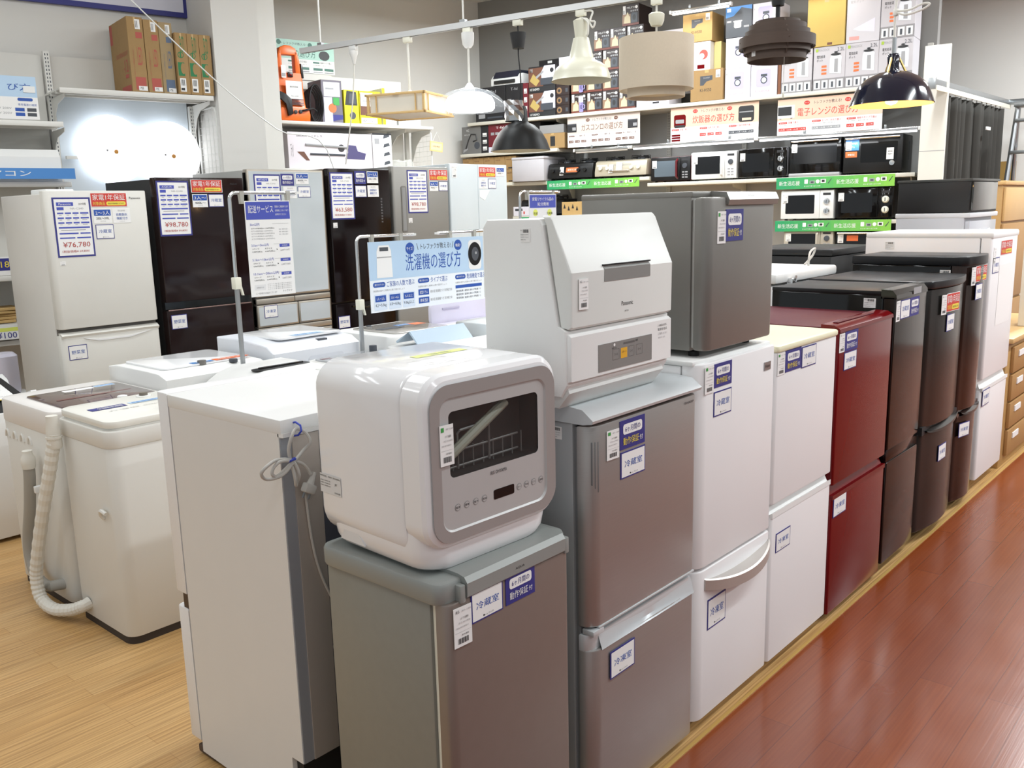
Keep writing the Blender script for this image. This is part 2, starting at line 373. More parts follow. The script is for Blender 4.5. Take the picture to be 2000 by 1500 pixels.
for i in range(3): b.box(.014+i*.008, .018+i*.008, .006-i*.003, .014, .93-i*.01, 1.04, mat('groove_gray', '6d6f70', .5), .002)
b.obj('grip_groove', t)
b = B(); b.prism([(.5, 1.085), (.5, 1.115), (.07, 1.127), (.02, 1.122), (-.012, 1.098), (-.008, 1.09), (.02, 1.085)], 'x', -.006, w+.004, silvercap); b.obj('top_cap', t, sharp=50)
b = B(); b.box(.004, .05, -.002, .035, .535, .55, silvercap, .003); b.lathe([(.008, 0), (.008, .014)], (.034, .012, .536), ivory, 12, cap=True); b.obj('hinge', t)
for xx in (.04, w-.04): foot(t, xx, .1); foot(t, xx, .44)
note('bar', t, -.0008, 1.07, .12, .032, .032, rz=R(-90))
note('tag', t, .064, 1.058, -.002, .05, .075, 'g', R(-2)); note('blue', t, .121, 1.072, -.001, .113, .075); note('card', t, .124, .99, -.001, .112, .07, '冷蔵室'); note('card', t, .072, .468, -.004, .112, .077, '冷凍室')
note('text', t, .432, 1.066, -.001, .05, .007, 'SHARP', name='brand_mark')
# --- white refrigerator with crescent handle, carries the mini refrigerator
t = F3 = thing('refrigerator', 'white two-door refrigerator with a curved crescent handle on its lower door', 'refrigerator', (2.197, FRONT, 0), 0, 'refrigerators along the aisle')
w = .485
body(t, w, .06, .56, .03, 1.15, white)
door(t, w, 0, .055, .54, 1.155, white, rl=.045, rr=.018); door(t, w, 0, .055, .045, .53, white, 'freezer_door', rl=.045, rr=.018)
b = B(); b.box(-.002, w+.002, .02, .56, 1.15, 1.165, whitem, .005); b.obj('top_cap', t)
b = B(); N_ = 20; vs = []
for i in range(N_+1):
    q = i/N_; x = .05+(w-.06)*q; bow = 4*q*(1-q); d = -.046*bow**.8-.004; zc = .462+.02*(2*q-1)**2
    vs += [(x, .002, zc+.018), (x, d+.006, zc+.022), (x, d, zc+.018), (x, d, zc-.014), (x, d+.008, zc-.018), (x, .002, zc-.016)]
fs = [tuple(range(6)), tuple(range(N_*6, N_*6+6))[::-1]]
for i in range(N_):
    for k in range(6): a = i*6+k; c = i*6+(k+1) % 6; fs.append((a, a+6, c+6, c)[::-1])
b.add(vs, fs, mat('pearl_silver_plastic', 'b9b2ac', .3, .4, var=.03)); b.obj('handle', t)
for xx in (.04, w-.04): foot(t, xx, .1); foot(t, xx, .5)
note('tag', t, .03, 1.148, -.002, .05, .08, 'g'); note('blue', t, .083, 1.148, -.001, .106, .07); note('card', t, .084, 1.066, -.001, .106, .074, '冷蔵室'); note('card', t, .07, .428, -.001, .112, .098, '冷凍室')
b = B(); b.box(0, .044, -.002, .001, -.026, 0, steel); b.text('Haier', .006, .038, -.018, -.008, -.0026, ink); b.obj('brand_plate', t, (.402, -.0005, 1.108), flat=True)
# --- plain white refrigerator
t = F4 = thing('refrigerator', 'plain white two-door refrigerator with a yellowed top edge, left of the maroon one', 'refrigerator', (2.69, FRONT, 0), 0, 'refrigerators along the aisle')
w = .49
body(t, w, .055, .55, .03, 1.13, white)
door(t, w, 0, .05, .612, 1.125, white, rl=.012, rr=.012); door(t, w, 0, .05, .045, .57, white, 'freezer_door', rl=.012, rr=.012)
b = B(); b.prism(rrect(-.001, w+.001, -.006, .55, .012), 'z', 1.125, 1.147, creamtrim, .006); b.obj('top_cap', t)
b = B(); b.prism([(.045, .57), (.045, .615), (.03, .615), (.012, .576), (-.002, .584), (-.002, .565), (.02, .56)], 'x', .002, w-.004, whitem); b.obj('grip_recess', t, sharp=50)
for xx in (.04, w-.04): foot(t, xx, .1); foot(t, xx, .5)
note('tag', t, .006, 1.122, -.001, .053, .073, 'g'); note('blue', t, .063, 1.124, -.001, .12, .072); note('card', t, .187, 1.12, -.0015, .118, .072, '冷蔵室'); note('card', t, .035, .502, -.001, .112, .068, '冷凍室')
note('text', t, .22, .6, .028, .04, .007, 'AQUA', name='brand_mark')
# --- maroon
t = F5 = thing('refrigerator', 'glossy maroon two-door refrigerator', 'refrigerator', (3.2, FRONT, 0), 0, 'refrigerators along the aisle')
w = .555
body(t, w, .055, .55, .03, 1.125, maroonm)
door(t, w, 0, .052, .55, 1.13, maroon, rl=.01, rr=.01); door(t, w, 0, .052, .03, .5, maroon, 'freezer_door', rl=.01, rr=.01)
b = B(); b.box(0, w, .07, .55, 1.122, 1.148, maroonm, .005); b.obj('top_panel', t)
b = B(); b.prism([(-.004, 1.13), (-.002, 1.143), (.02, 1.156), (.07, 1.158), (.07, 1.128)], 'x', .001, w-.001, maroon); b.box(.06, w-.13, .03, .05, 1.157, 1.161, maroonm, .002); b.obj('top_trim', t)
b = B(); b.prism([(.05, .5), (.05, .55), (.035, .55), (.014, .51), (-.003, .512), (-.003, .494), (.02, .49)], 'x', .002, w-.002, maroon); b.obj('grip_recess', t, sharp=50)
for xx in (.04, w-.04): foot(t, xx, .1); foot(t, xx, .5)
note('tag', t, .004, 1.125, -.001, .048, .07, ''); note('blue', t, .055, 1.128, -.001, .125, .075, 'w'); note('card', t, .052, 1.05, -.001, .122, .068, '冷蔵室'); note('card', t, .012, .498, -.002, .126, .078, '冷凍室')
# --- black with brown glass doors
t = F6 = thing('refrigerator', 'glossy black two-door refrigerator with brown mirrored doors, right of the maroon one', 'refrigerator', (3.78, FRONT, 0), 0, 'refrigerators along the aisle')
w = .395
body(t, w, .05, .54, .03, 1.215, blackg)
bg = mat('brown_mirror_glass', '1b110d', .1, .15, spec=.4, var=.05)
door(t, w, 0, .048, .56, 1.21, bg, rl=.006, rr=.006); door(t, w, 0, .048, .05, .505, bg, 'freezer_door', rl=.006, rr=.006)
b = B(); b.box(0, w, .06, .54, 1.213, 1.232, mat('black_top_panel', '141415', .45, spec=.3), .004); b.obj('top_panel', t)
b = B(); b.prism([(-.004, 1.2), (-.002, 1.216), (.015, 1.236), (.06, 1.238), (.06, 1.2)], 'x', 0, w, blackg); b.obj('top_trim', t)
b = B(); b.box(.0, w, .004, .05, .505, .56, blackg, .003); b.obj('grip_recess', t)
for xx in (.04, w-.04): foot(t, xx, .1); foot(t, xx, .5)
note('bar', t, -.0008, 1.2, .13, .05, .04, rz=R(-90))
note('tag', t, .01, 1.19, -.001, .046, .085, ''); note('card', t, .06, 1.19, -.001, .115, .08, '冷蔵室'); note('blue', t, .18, 1.19, -.001, .115, .08, 'w')
b = B(); b.rect(0, .1, -.028, 0, -.001, gray); b.obj('sticker', t, (.2, -.005, 1.232), flat=True)
# --- charcoal curved
t = F8 = thing('refrigerator', 'dark charcoal two-door refrigerator with bowed metallic doors and an oval grip', 'refrigerator', (4.2, FRONT, 0), 0, 'refrigerators along the aisle')
w = .575
body(t, w, .075, .55, .03, 1.215, blackm)
def ovalgrip(t, w, z, m, x0=.06, bulge=.03):
    b = B(); n = 18; vs = []
    for i in range(n+1):
        q = i/n; x = x0+(w-x0-.02)*q; d = -bulge*4*((x/w))*(1-x/w); h = sin(pi*q)**.6
        vs += [(x, d+.012, z+.026), (x, d+.02, z+.004), (x, d-.004, z-.012*h), (x, d-.006, z-.02*h-.004), (x, d+.01, z-.026*h-.006)]
    fs = []
    for i in range(n):
        for k in range(4): a = i*5+k; fs.append((a, a+5, a+6, a+1)[::-1])
    b.add(vs, fs, m); b.obj('grip_recess', t)
door(t, w, 0, .07, .565, 1.2, charcoal, rl=.05, rr=.05, bulge=.03); door(t, w, 0, .07, .06, .535, charcoal, 'freezer_door', rl=.05, rr=.05, bulge=.03)
b = B(); b.prism(doorplan(-.004, w+.004, -.012, .55, .06, .06, .03), 'z', 1.205, 1.238, mat('charcoal_lid', '1d1d1f', .35, .0, spec=.3, var=.05), .006); b.obj('top_cap', t)
b = B(); b.box(.02, w-.02, -.004, .06, .53, .57, blackm); b.obj('seam_panel', t); ovalgrip(t, w, .548, charcoal)
for xx in (.04, w-.04): foot(t, xx, .12, .06); foot(t, xx, .5)
note('tag', t, .12, 1.17, -.024, .05, .09, '', R(-8)); note('red', t, .18, 1.172, -.027, .16, .085, rz=R(-4)); note('card', t, .195, 1.075, -.029, .115, .08, '冷蔵室'); note('card', t, .2, .45, -.03, .115, .078, '冷凍室')
# --- dark brown gloss
t = F9 = thing('refrigerator', 'dark brown glossy two-door refrigerator beside the far white one', 'refrigerator', (4.795, FRONT+.01, 0), 0, 'refrigerators along the aisle')
w = .405
body(t, w, .07, .56, .03, 1.27, blackg)
door(t, w, 0, .065, .535, 1.285, darkbrown, rl=.04, rr=.05, bulge=.025); door(t, w, 0, .065, .05, .505, darkbrown, 'freezer_door', rl=.04, rr=.05, bulge=.025)
b = B(); b.prism(doorplan(-.004, w+.004, -.008, .56, .045, .05, .025), 'z', 1.27, 1.315, mat('dark_lid', '18181a', .35, 0, spec=.3, var=.05), .006); b.obj('top_cap', t)
b = B(); b.box(.02, w-.02, -.002, .06, .5, .54, blackg); b.obj('seam_panel', t); ovalgrip(t, w, .525, darkbrown, .05, .025)
for xx in (.04, w-.04): foot(t, xx, .12); foot(t, xx, .5)
note('bar', t, -.0008, 1.25, .12, .05, .045, rz=R(-90))
note('tag', t, .04, 1.262, -.018, .045, .09, '', R(-8)); note('red', t, .09, 1.265, -.023, .2, .08); note('card', t, .1, 1.175, -.025, .115, .08, '冷蔵室'); note('card', t, .03, .47, -.012, .115, .075, '冷凍室', R(-10))
# --- tall white
t = F10 = thing('refrigerator', 'tall white two-door refrigerator at the far end of the row, beside the wooden chest', 'refrigerator', (5.215, FRONT, 0), 0, 'refrigerators along the aisle')
w = .535
body(t, w, .06, .66, .03, 1.4, white)
door(t, w, 0, .055, .635, 1.395, white, rl=.015, rr=.015); door(t, w, 0, .055, .07, .575, white, 'freezer_door', rl=.015, rr=.015)
b = B(); b.box(-.002, w+.006, -.004, .66, 1.385, 1.42, whitem, .01); b.obj('top_cap', t)
b = B(); b.prism([(.05, .575), (.05, .64), (.035, .64), (.012, .585), (-.004, .59), (-.004, .57), (.02, .565)], 'x', .002, w-.004, whitem); b.obj('grip_recess', t, sharp=50)
for xx in (.04, w-.04): foot(t, xx, .1); foot(t, xx, .6)
note('red', t, .17, 1.37, -.001, .24, .078); note('tag', t, .03, 1.34, -.001, .05, .09, ''); note('card', t, .03, 1.285, -.001, .13, .082, '冷蔵室'); note('card', t, .01, .575, -.005, .14, .088, '冷凍室')
note('bar', t, -.0008, 1.37, .55, .05, .04, rz=R(-90))
b = B(); b.rect(0, .3, -.33, 0, -.0004, mat('paper_sheet', 'eeecea', .3)); b.obj('sheet_sticker', t, (.17, -.0005, 1.24), flat=True)

# ------------------------------------------------------------------ appliances standing on them
# round-cornered dishwasher with a glass window
t = thing('dishwasher', 'white round-cornered countertop dishwasher with a silver door and window, on the short gray refrigerator', 'dishwasher', (1.375, 1.285, .853), R(-2.5))
hw, D, H = .203, .365, .425
b = B()
sh = rrect(-hw, hw, .02, H, .06, 7)
b.prism(sh, 'y', -.004+.06, D, whiteg, .014)

rr_ = [(-.028+.006, .0), (-.012, .008), (-.004, .022), (0, .045), (.0, .09)]
L2 = [rrect(-hw+.006-i_, hw-.006+i_, .0-i_*.6, D-.004+i_*.3, .06, 6) for i_, z_ in rr_]; n_ = len(L2[0]); vs_ = []
for (i_, z_), l_ in zip(rr_, L2): vs_ += [(p_[0], p_[1], z_) for p_ in l_]
b.add(vs_, [tuple(range(n_))[::-1]]+[(q*n_+j, q*n_+(j+1) % n_, (q+1)*n_+(j+1) % n_, (q+1)*n_+j) for q in range(4) for j in range(n_)], whiteg); b.obj('body', t, sharp=40)
# silver face ring with a window opening
def ring(b, xo0, xo1, zo0, zo1, ro, xi0, xi1, zi0, zi1, ri, yo, yi, m, n=8):
    o = rrect(xo0, xo1, zo0, zo1, ro, n); i = rrect(xi0, xi1, zi0, zi1, ri, n); k = len(o)
    b.add([(p[0], yo, p[1]) for p in o]+[(p[0], yi, p[1]) for p in i], [(j, (j+1) % k, k+(j+1) % k, k+j)[::-1] for j in range(k)], m)
b = B(); HO = (.075, .06)
L_ = [(0, .057), (0, .004), (.005, -.006), (.014, -.0115), (.02, -.012)]
for (i0, y0), (i1, y1) in zip(L_, L_[1:]): ring(b, -hw+i0, hw-i0, .052+i0, H-i0, .062-i0*.6, -hw+i1, hw-i1, .052+i1, H-i1, .062-i1*.6, y0, y1, whiteg, 8)
ring(b, -hw+.02, hw-.02, .072, H-.02, .05, -.17, .17, .085, .385, .045, -.012, -.012, whiteg); b.obj('door', t, sharp=50); dr = LAST[-1]
facem = mat('satin_silver_face', 'a09d9b', .32, .25, var=.03); panm = mat('satin_gray_panel', 'b6b6b5', .3, .15, var=.03)
b = B(); ring(b, -.188, .188, .068, .403, .05, -.162, .158, .09, .375, .03, -.0165, -.0165, facem); ring(b, -.162, .158, .09, .375, .03, -.158, .154, .094, .371, .028, -.0165, -.012, panm)
b.obj('door_bezel', dr, sharp=20)
b = B(); ring(b, -.159, .155, .093, .372, .028, -.135, .134, .205, .345, .012, -.0125, -.0125, panm); b.obj('door_panel', dr)
b = B(); ring(b, -.135, .134, .205, .345, .012, -.135, .134, .205, .345, .012, -.0125, .05, mat('tub_side', '3a3836', .4))
b.box(-.136, .136, .045, .05, .2, .35, mat('dark_tub', '454240', .45, var=.35, scale=14)); b.obj('tub', dr)
b = B(); b.box(-.135, .134, -.0115, -.0095, .205, .345, mat('window_glass', '3a3a3a', .03, alpha=.22), 0); b.obj('window_pane', dr)
b = B(); b.tube([(-.15, .012, .225), (.03, .012, .32), (.055, .012, .332)], [.011, .011, .01], mat('spray_arm_plastic', 'c9cbb8', .4), 10); b.obj('spray_arm', dr)
b = B(); wire = mat('rack_wire', '8e8f8c', .4, .3)
for zz in (.214, .248): b.tube([(-.13, .02, zz), (.1, .02, zz+.004)], .0025, wire, 6)
for k in range(9): b.tube([(-.128+k*.03, .02, .207), (-.128+k*.03, .02, .255)], .0018, wire, 6)
b.tube([(-.085, .018, .21), (-.085, .018, .285), (-.078, .018, .292), (0, .018, .296), (.008, .018, .29), (.008, .018, .212)], .003, wire, 6); b.obj('rack', dr)
b = B(); b.poly(rrect(-.012, .052, .128, .15, .004), -.0132, blackg); b.obj('display', dr)
note('text', dr, -.02, .194, -.013, .05, .008, 'IRIS OHYAMA', name='brand_mark')
b = B()
for k in range(8):
    if k == 4: b.obj('control_print', dr, flat=True); b = B()
    x = -.118+k*.026 if k < 4 else .068+(k-4)*.024
    b.poly([(x+.008*cos(a*pi/6), .139+.008*sin(a*pi/6)) for a in range(12)], -.0131, mat('panel_mark', '8f8f8e', .3)); b.poly([(x+.0065*cos(a*pi/6), .139+.0065*sin(a*pi/6)) for a in range(12)], -.0134, panm)
    b.text(('電源', '標準', '強力', '乾燥', 'スタート', '予約', 'ソフト', '温度')[k], x-.006, x+.006, .1365, .1415, -.0138, ink)
b.obj('control_print', dr, flat=True)
note('tag', t, -.165, .322, -.018, .037, .085, 'g', R(0))
b = B(); b.M = Matrix.Translation((-hw-.0012, .075, .1)) @ Matrix.Rotation(R(-90), 4, 'Z')
b.rect(-.085, -.005, 0, .045, 0, mat('rating_sheet', 'd9d9d8', .4)); b.text('MODEL 100V 50/60Hz', -.083, -.007, .038, .042, -.0006, ink); [b.text('食器洗い乾燥機 定格', -.083, -.045, .016+.006*k, .019+.006*k, -.0006, ink) for k in range(3)]; b.text('JET', -.028, -.018, .022, .028, -.0006, ink); b.text('DISHWASHER', -.03, -.008, .004, .008, -.0006, ink); b.obj('rating_label', t, (0, .2, .02), flat=True)
b = B(); b.M = Matrix.Translation((0, 0, H+.0008)) @ Matrix.Rotation(R(-90), 4, 'X')
b.rect(-.045, .11, .185, .215, 0, lime); b.text('ご注意 お取扱い', -.0, .07, .192, .208, -.0004, ink)
for k in range(4): b.text('※ 必ず給排水の接続をご確認ください', -.1, .07-.02*(k % 2), .09+k*.02, .1+k*.02, -.0004, gray)
b.text('タンク給水口', .12, .175, .15, .165, -.0004, gray); b.obj('caution_label', t, flat=True)
b = B(); b.prism([(-hw+.02, .012), (-hw+.035, .036), (-hw+.09, .036), (-hw+.11, .012)], 'y', -.0, .004, mat('grip_white', 'dcdcdc', .3)); b.obj('side_grip', t, (-.0, 0, 0))
o = LAST[-1]; o.rotation_euler = (0, 0, R(-90)); o.location = (-hw+.0065, .32-.2, .006)
# bag film on the top
b = B(); random.seed(3); n = 7
vs = [(-.17+.19*i/n, .07+.24*j/n, H+.001+.006*random.random()*(0 < i < n and 0 < j < n)) for i in range(n+1) for j in range(n+1)]
fs = [(i*(n+1)+j, (i+1)*(n+1)+j, (i+1)*(n+1)+j+1, i*(n+1)+j+1) for i in range(n) for j in range(n)]
film = mat('clear_film', 'f6f6f2', .1, alpha=.16)
b.add(vs, fs, film); tag(b.obj('plastic_bag', None, (1.375, 1.285, .8535), R(-2.5), flat=True), 'crumpled clear plastic bag on top of the round-cornered dishwasher', 'bag')

# slanted-lid dishwasher
t = thing('dishwasher', 'white countertop dishwasher with a slanted front lid and gray handle, on the silver refrigerator', 'dishwasher', (1.633, 1.268, 1.127), R(0))
w = .445; K = B()
K.prism([(.27, .03), (.27, .43), (.255, .449), (.088, .449), (.078, .435), (.036, .2), (.012, .188), (.012, .06), (.03, .03)], 'x', 0, w, whitem, .005); K.obj('body', t, sharp=25)
b = B(); b.prism([(.02, .064), (.0, .07), (.0, .176), (.008, .182), (.05, .182), (.05, .064)], 'x', .004, w-.002, whitem, .003); b.obj('front_panel', t, sharp=25)
b = B(); b.prism([(.008, .192), (-.0, .198), (-.002, .325), (.056, .45), (.062, .456), (.083, .456), (.074, .44), (.03, .194)], 'x', .006, w-.0, mat('lid_pale_white', 'dcdeda', .4, var=.02), .006); b.obj('lid', t, sharp=25); ld = LAST[-1]
b = B(); b.prism([(-.003, .297), (-.003, .327), (.003, .334), (.02, .334), (.02, .297)], 'x', .134, .334, mat('handle_gray', '8d8d8a', .4, .3)); b.box(.132, .336, -.0025, .012, .3345, .338, black); b.obj('handle', ld)
b = B(); b.prism([(.045, 0), (.012, .04), (.02, .062), (.26, .062), (.25, 0)], 'x', .01, w-.02, mat('base_gray_white', 'cfd0cd', .45, var=.02), .003); b.obj('base', t)
b = B(); b.box(.11, .345, -.0016, .002, .078, .145, mat('panel_gray', '82807d', .45, var=.03)); q = mat('panel_line', '5c5a58', .5)
for x0, x1, m in ((.168, .196, q), (.203, .231, yellow), (.238, .262, q), (.272, .3, q)):
    if m is yellow: b.rect(x0, x1, .1, .126, -.002, mat('amber_key', 'e0a82e', .4)); b.text('スタート', x0+.004, x1-.004, .113, .119, -.0026, ink)
    else:
        for a, c, d, e in ((x0, x1, .126, .1268), (x0, x1, .1, .1008), (x0, x0+.0008, .1, .126), (x1-.0008, x1, .1, .126)): b.rect(a, c, d, e, -.002, q)
        b.text('コース', x0+.007, x1-.007, .111, .116, -.0022, ink)
b.text('電源 切/入', .165, .185, .128, .132, -.0022, ink); b.rect(.215, .265, .134, .139, -.002, q); b.text('標準', .268, .28, .135, .141, -.0022, ink); b.disc(.175, .138, .004, -.0022, paper, 12); b.obj('control_panel', t, flat=True)
note('text', ld, .208, .243, -.0008, .05, .011, 'Panasonic', name='brand_mark'); note('text', ld, .222, .22, -.0008, .016, .004, 'NP-TCR4', name='model_mark')
note('tag', ld, .03, .31, -.004, .036, .072, ''); note('bar', t, -.0008, .428, .145, .03, .032, rz=R(-90))
b = B(); b.text('この商品はお試し', .375, .42, .16, .166, -.0006, ink); b.text('電源を切る', .376, .42, .149, .156, -.0006, ink); b.text('ご注意ください', .377, .42, .138, .144, -.0006, gray); b.text('給水ホース付', .378, .41, .128, .133, -.0006, gray); b.obj('notice_lettering', t, flat=True)

# mini refrigerator on the white one
t = thing('mini_refrigerator', 'dark silver mini refrigerator standing on the white refrigerator with the crescent handle', 'refrigerator', (2.25, 1.258, 1.165))
w = .415
body(t, w, .055, .44, .02, .46, minigray, .005)
gasket(t, w, .042, .057, .03, .45, mat('pale_gasket', 'b9b9b4', .5))
door(t, w, 0, .044, .022, .455, minigray, rl=.03, rr=.02, bev=.008)
b = B(); b.box(-.002, w+.002, .05, .44, .455, .472, minigray, .005)
b.prism([(-.006, .432), (-.01, .447), (.0, .468), (.05, .472), (.05, .45)], 'x', .1, w, mat('mini_cap', '8e8c87', .3, .5)); b.obj('top_cap', t)
for xx in (.05, w-.05): foot(t, xx, .07, .022); foot(t, xx, .4, .022)
note('tag', t, .048, .415, -.001, .045, .09, 'g', R(-2)); note('blue', t, .096, .42, -.001, .105, .09)
note('text', t, .21, .462, -.0105, .04, .007, 'Haier', name='brand_mark')
# ------------------------------------------------------------------ second row: refrigerators with their backs to the front row
t = thing('refrigerator', 'white refrigerator seen from behind with its tied power cord', 'refrigerator', (1.19, 1.815, 0))
w = .485
b = B(); b.box(0, w, 0, .525, .2, 1.09, mat('side_gray_white', 'e0dfdd', .4, .1, var=.02)); b.box(0, .014, .05, .525, .02, .2, MATS['side_gray_white']); b.box(w-.014, w, .05, .525, .02, .2, MATS['side_gray_white']); b.obj('body', t, flat=True)
b = B(); b.box(-.001, w+.001, -.012, .53, 1.082, 1.118, whitem, .003); b.prism([(0, 1.085), (w, 1.085), (w, 1.062), (w*.55, 1.062), (w*.5, 1.075), (0, 1.075)], 'y', -.018, .004, whitem); b.obj('top_panel', t)
door(t, w, -.595, -.532, .52, 1.12, white, rl=.012, rr=.012); door(t, w, -.595, -.532, .05, .475, white, 'freezer_door', rl=.012, rr=.012)
for o in LAST[-2:]: o.rotation_euler = (0, 0, pi); o.location = (w, 0, 0)
b = B(); b.box(.004, w-.004, .525, .56, .45, .545, mat('seam_brown', '3a2a24', .4)); b.obj('seam_panel', t)
b = B(); b.box(.002, w-.002, -.003, .001, .2, 1.07, mat('rear_blue_gray', '9a9da3', .45, .2, var=.04)); b.box(.034, .112, -.006, -.002, .2, 1.07, mat('rear_panel_steel', 'c9bfb6', .42, .5, var=.05))
b.box(.112, w-.01, -.0045, -.002, .2, 1.0, mat('rear_navy', '4a4d58', .5)); b.lathe([(.0, .004), (.011, .003), (.012, 0)], (.125, -.005, .485), steel, 14, ax='y'); b.obj('back_panel', t)
b = B(); b.box(.014, w-.014, .02, .3, .03, .2, blackm); b.obj('compressor_bay', t)
b = B(); b.box(.004, .034, .47, .56, .006, .03, mat('foot_brown', '4a3a30', .6), .004); b.obj('leveling_foot', t)
b = B(); b.box(.002, .022, .51, .53, 1.092, 1.113, steel); b.obj('hinge', t)
b = B(); cordm = mat('gray_cord', 'b9b6b0', .5, var=.03); q = -.03
def C2(pts, y=None): return [(p[0]-1.19, q if y is None else y, p[1]) for p in pts]
def smooth(pts, k=4):
    P = [Vector(p) for p in pts]; out = []
    for i in range(len(P)-1):
        a = P[max(i-1, 0)]; b_ = P[i]; c = P[i+1]; d = P[min(i+2, len(P)-1)]
        for j in range(k):
            t_ = j/k; out.append(.5*((2*b_)+(c-a)*t_+(2*a-5*b_+4*c-d)*t_*t_+(3*b_-a-3*c+d)*t_**3))
    out.append(P[-1]); return out
c_ = C2([(1.199, 1.02), (1.192, 1.05), (1.2, 1.083), (1.222, 1.094), (1.244, 1.08), (1.25, 1.056), (1.236, 1.036), (1.203, 1.016), (1.165, .994), (1.13, .99), (1.113, 1.01), (1.13, 1.027), (1.165, 1.03), (1.2, 1.02), (1.212, .985), (1.212, .962), (1.205, .958), (1.2, .98), (1.2, 1.02)])
c_ = [(p[0], p[1]-.006*(i % 3), p[2]) for i, p in enumerate(c_)]
b.tube(smooth(c_), .0042, cordm, 8)
b.tube(smooth(C2([(1.2, 1.02), (1.168, 1.026), (1.147, 1.016), (1.142, 1.0), (1.155, .993), (1.18, 1.005), (1.2, 1.018)], -.036)), .0042, cordm, 8)
b.tube(smooth(C2([(1.2, 1.02), (1.23, 1.006), (1.246, .988), (1.254, .972)])), .0042, cordm, 8)
b.tube(smooth(C2([(1.247, .93), (1.25, .87), (1.256, .8), (1.268, .73), (1.29, .66), (1.33, .57), (1.36, .5)], -.012)), .0035, cordm, 8); b.obj('power_cord', t)
b = B(); b.M = Matrix.Translation((.066, q, .958)) @ Matrix.Rotation(R(28), 4, 'Y'); b.lathe([(.006, .02), (.008, .0), (.011, -.012)], (0, 0, 0), cordm, 10); b.box(-.016, .016, -.012, .012, -.034, -.01, cordm, .005); b.box(-.01, -.007, -.003, .003, -.048, -.034, steel); b.box(.007, .01, -.003, .003, -.048, -.034, steel); b.obj('plug', t)
tie = mat('blue_twist_tie', '2b3fae', .5)
b = B(); b.tube([(1.199-1.19+.009*cos(a*pi/4), q-.006+.007*sin(a*pi/4), 1.022+.003*cos(a)) for a in range(8)], .0028, tie, 6, closed=True); b.obj('cable_tie', t)
b = B(); b.tube([(.032+.006*sin(a*pi/4), q+.01+.03*cos(a*pi/4), 1.092+.016*sin(a*pi/4)) for a in range(8)], .0026, tie, 6, closed=True); b.obj('cable_tie', t)
b = B(); b.rect(0, .09, -.1, 0, -.0005, paper); b.text('ト', .012, .026, -.022, -.008, -.001, ink)
for k in range(6): b.text('電動機 定格消費電力', .01, .08-.01*(k % 2), -.034-k*.011, -.028-k*.011, -.001, gray)
b.obj('rating_label', t, (.112, -.0068, 1.06), flat=True)
def backfridge(label, x, w, H, mb, mt, y0=1.83, d=.6):
    t = thing('refrigerator', label, 'refrigerator', (x, y0, 0), 0, 'second row refrigerators')
    bx('body', t, 0, w, 0, d-.07, .02, H-.03, mb, .004); bx('top_panel', t, -.002, w+.002, -.006, d-.07, H-.032, H, mt, .008); bx('door', t, 0, w, d-.068, d, .05, H-.005, mb, .01)
    return t
backfridge('white refrigerator in the second row behind the slanted-lid dishwasher', 1.7, .495, 1.115, white, whitem)
backfridge('white refrigerator top behind the mini refrigerator, second row', 2.205, .5, 1.118, white, whitem)
t = thing('freezer', 'white freezer with a chrome latch and gray cord on its lid, behind the black refrigerator', 'freezer', (4.1, 1.93, 0), 0, 'second row refrigerators')
bx('body', t, 0, .72, 0, .55, .03, 1.2, white, .01); bx('lid', t, -.012, .735, -.014, .56, 1.212, 1.262, whitem, .014)
b = B(); b.box(.1, .6, -.02, -.004, 1.16, 1.18, steel, .004); b.box(.12, .16, -.04, -.006, 1.165, 1.235, chrome, .006); b.tube([(.14, -.03, 1.17), (.155, -.035, 1.215), (.175, -.03, 1.24)], .008, chrome); b.obj('latch', t)
b = B(); b.tube(smooth([(.62, .1, 1.262), (.6, .09, 1.3), (.64, .1, 1.335), (.7, .1, 1.35), (.69, .11, 1.31), (.64, .13, 1.265)]), .006, cordm); b.obj('power_cord', t)
t = thing('refrigerator', 'black flat-topped refrigerator behind the white freezer lid, second row', 'refrigerator', (4.9, 1.98, 0), 0, 'second row refrigerators')
bx('body', t, 0, .62, 0, .55, .03, 1.3, blackm, .006); bx('top_panel', t, -.005, .625, -.01, .56, 1.302, 1.34, mat('black_top', '1c1c1d', .4, spec=.3, var=.06), .01)

# ------------------------------------------------------------------ washing machines in two rows
def washer(label, x, y, w, d, H, mb, group='washing machines'):
    t = thing('washing_machine', label, 'washing machine', (x, y, 0), 0, group)
    b = B(); b.prism(rrect(0, w, 0, d, .05, 7), 'z', .03, H-.1, mb, .004); b.obj('body', t, sharp=40)
    b = B(); b.prism(rrect(.004, w-.004, .004, d-.004, .05, 7), 'z', 0, .034, mat('washer_base', '332b27', .6)); b.obj('base', t)
    return t
def topface(b, H, d=.52): b.M = Matrix.Translation((0, d, H)) @ Matrix.Rotation(R(-90), 4, 'X')
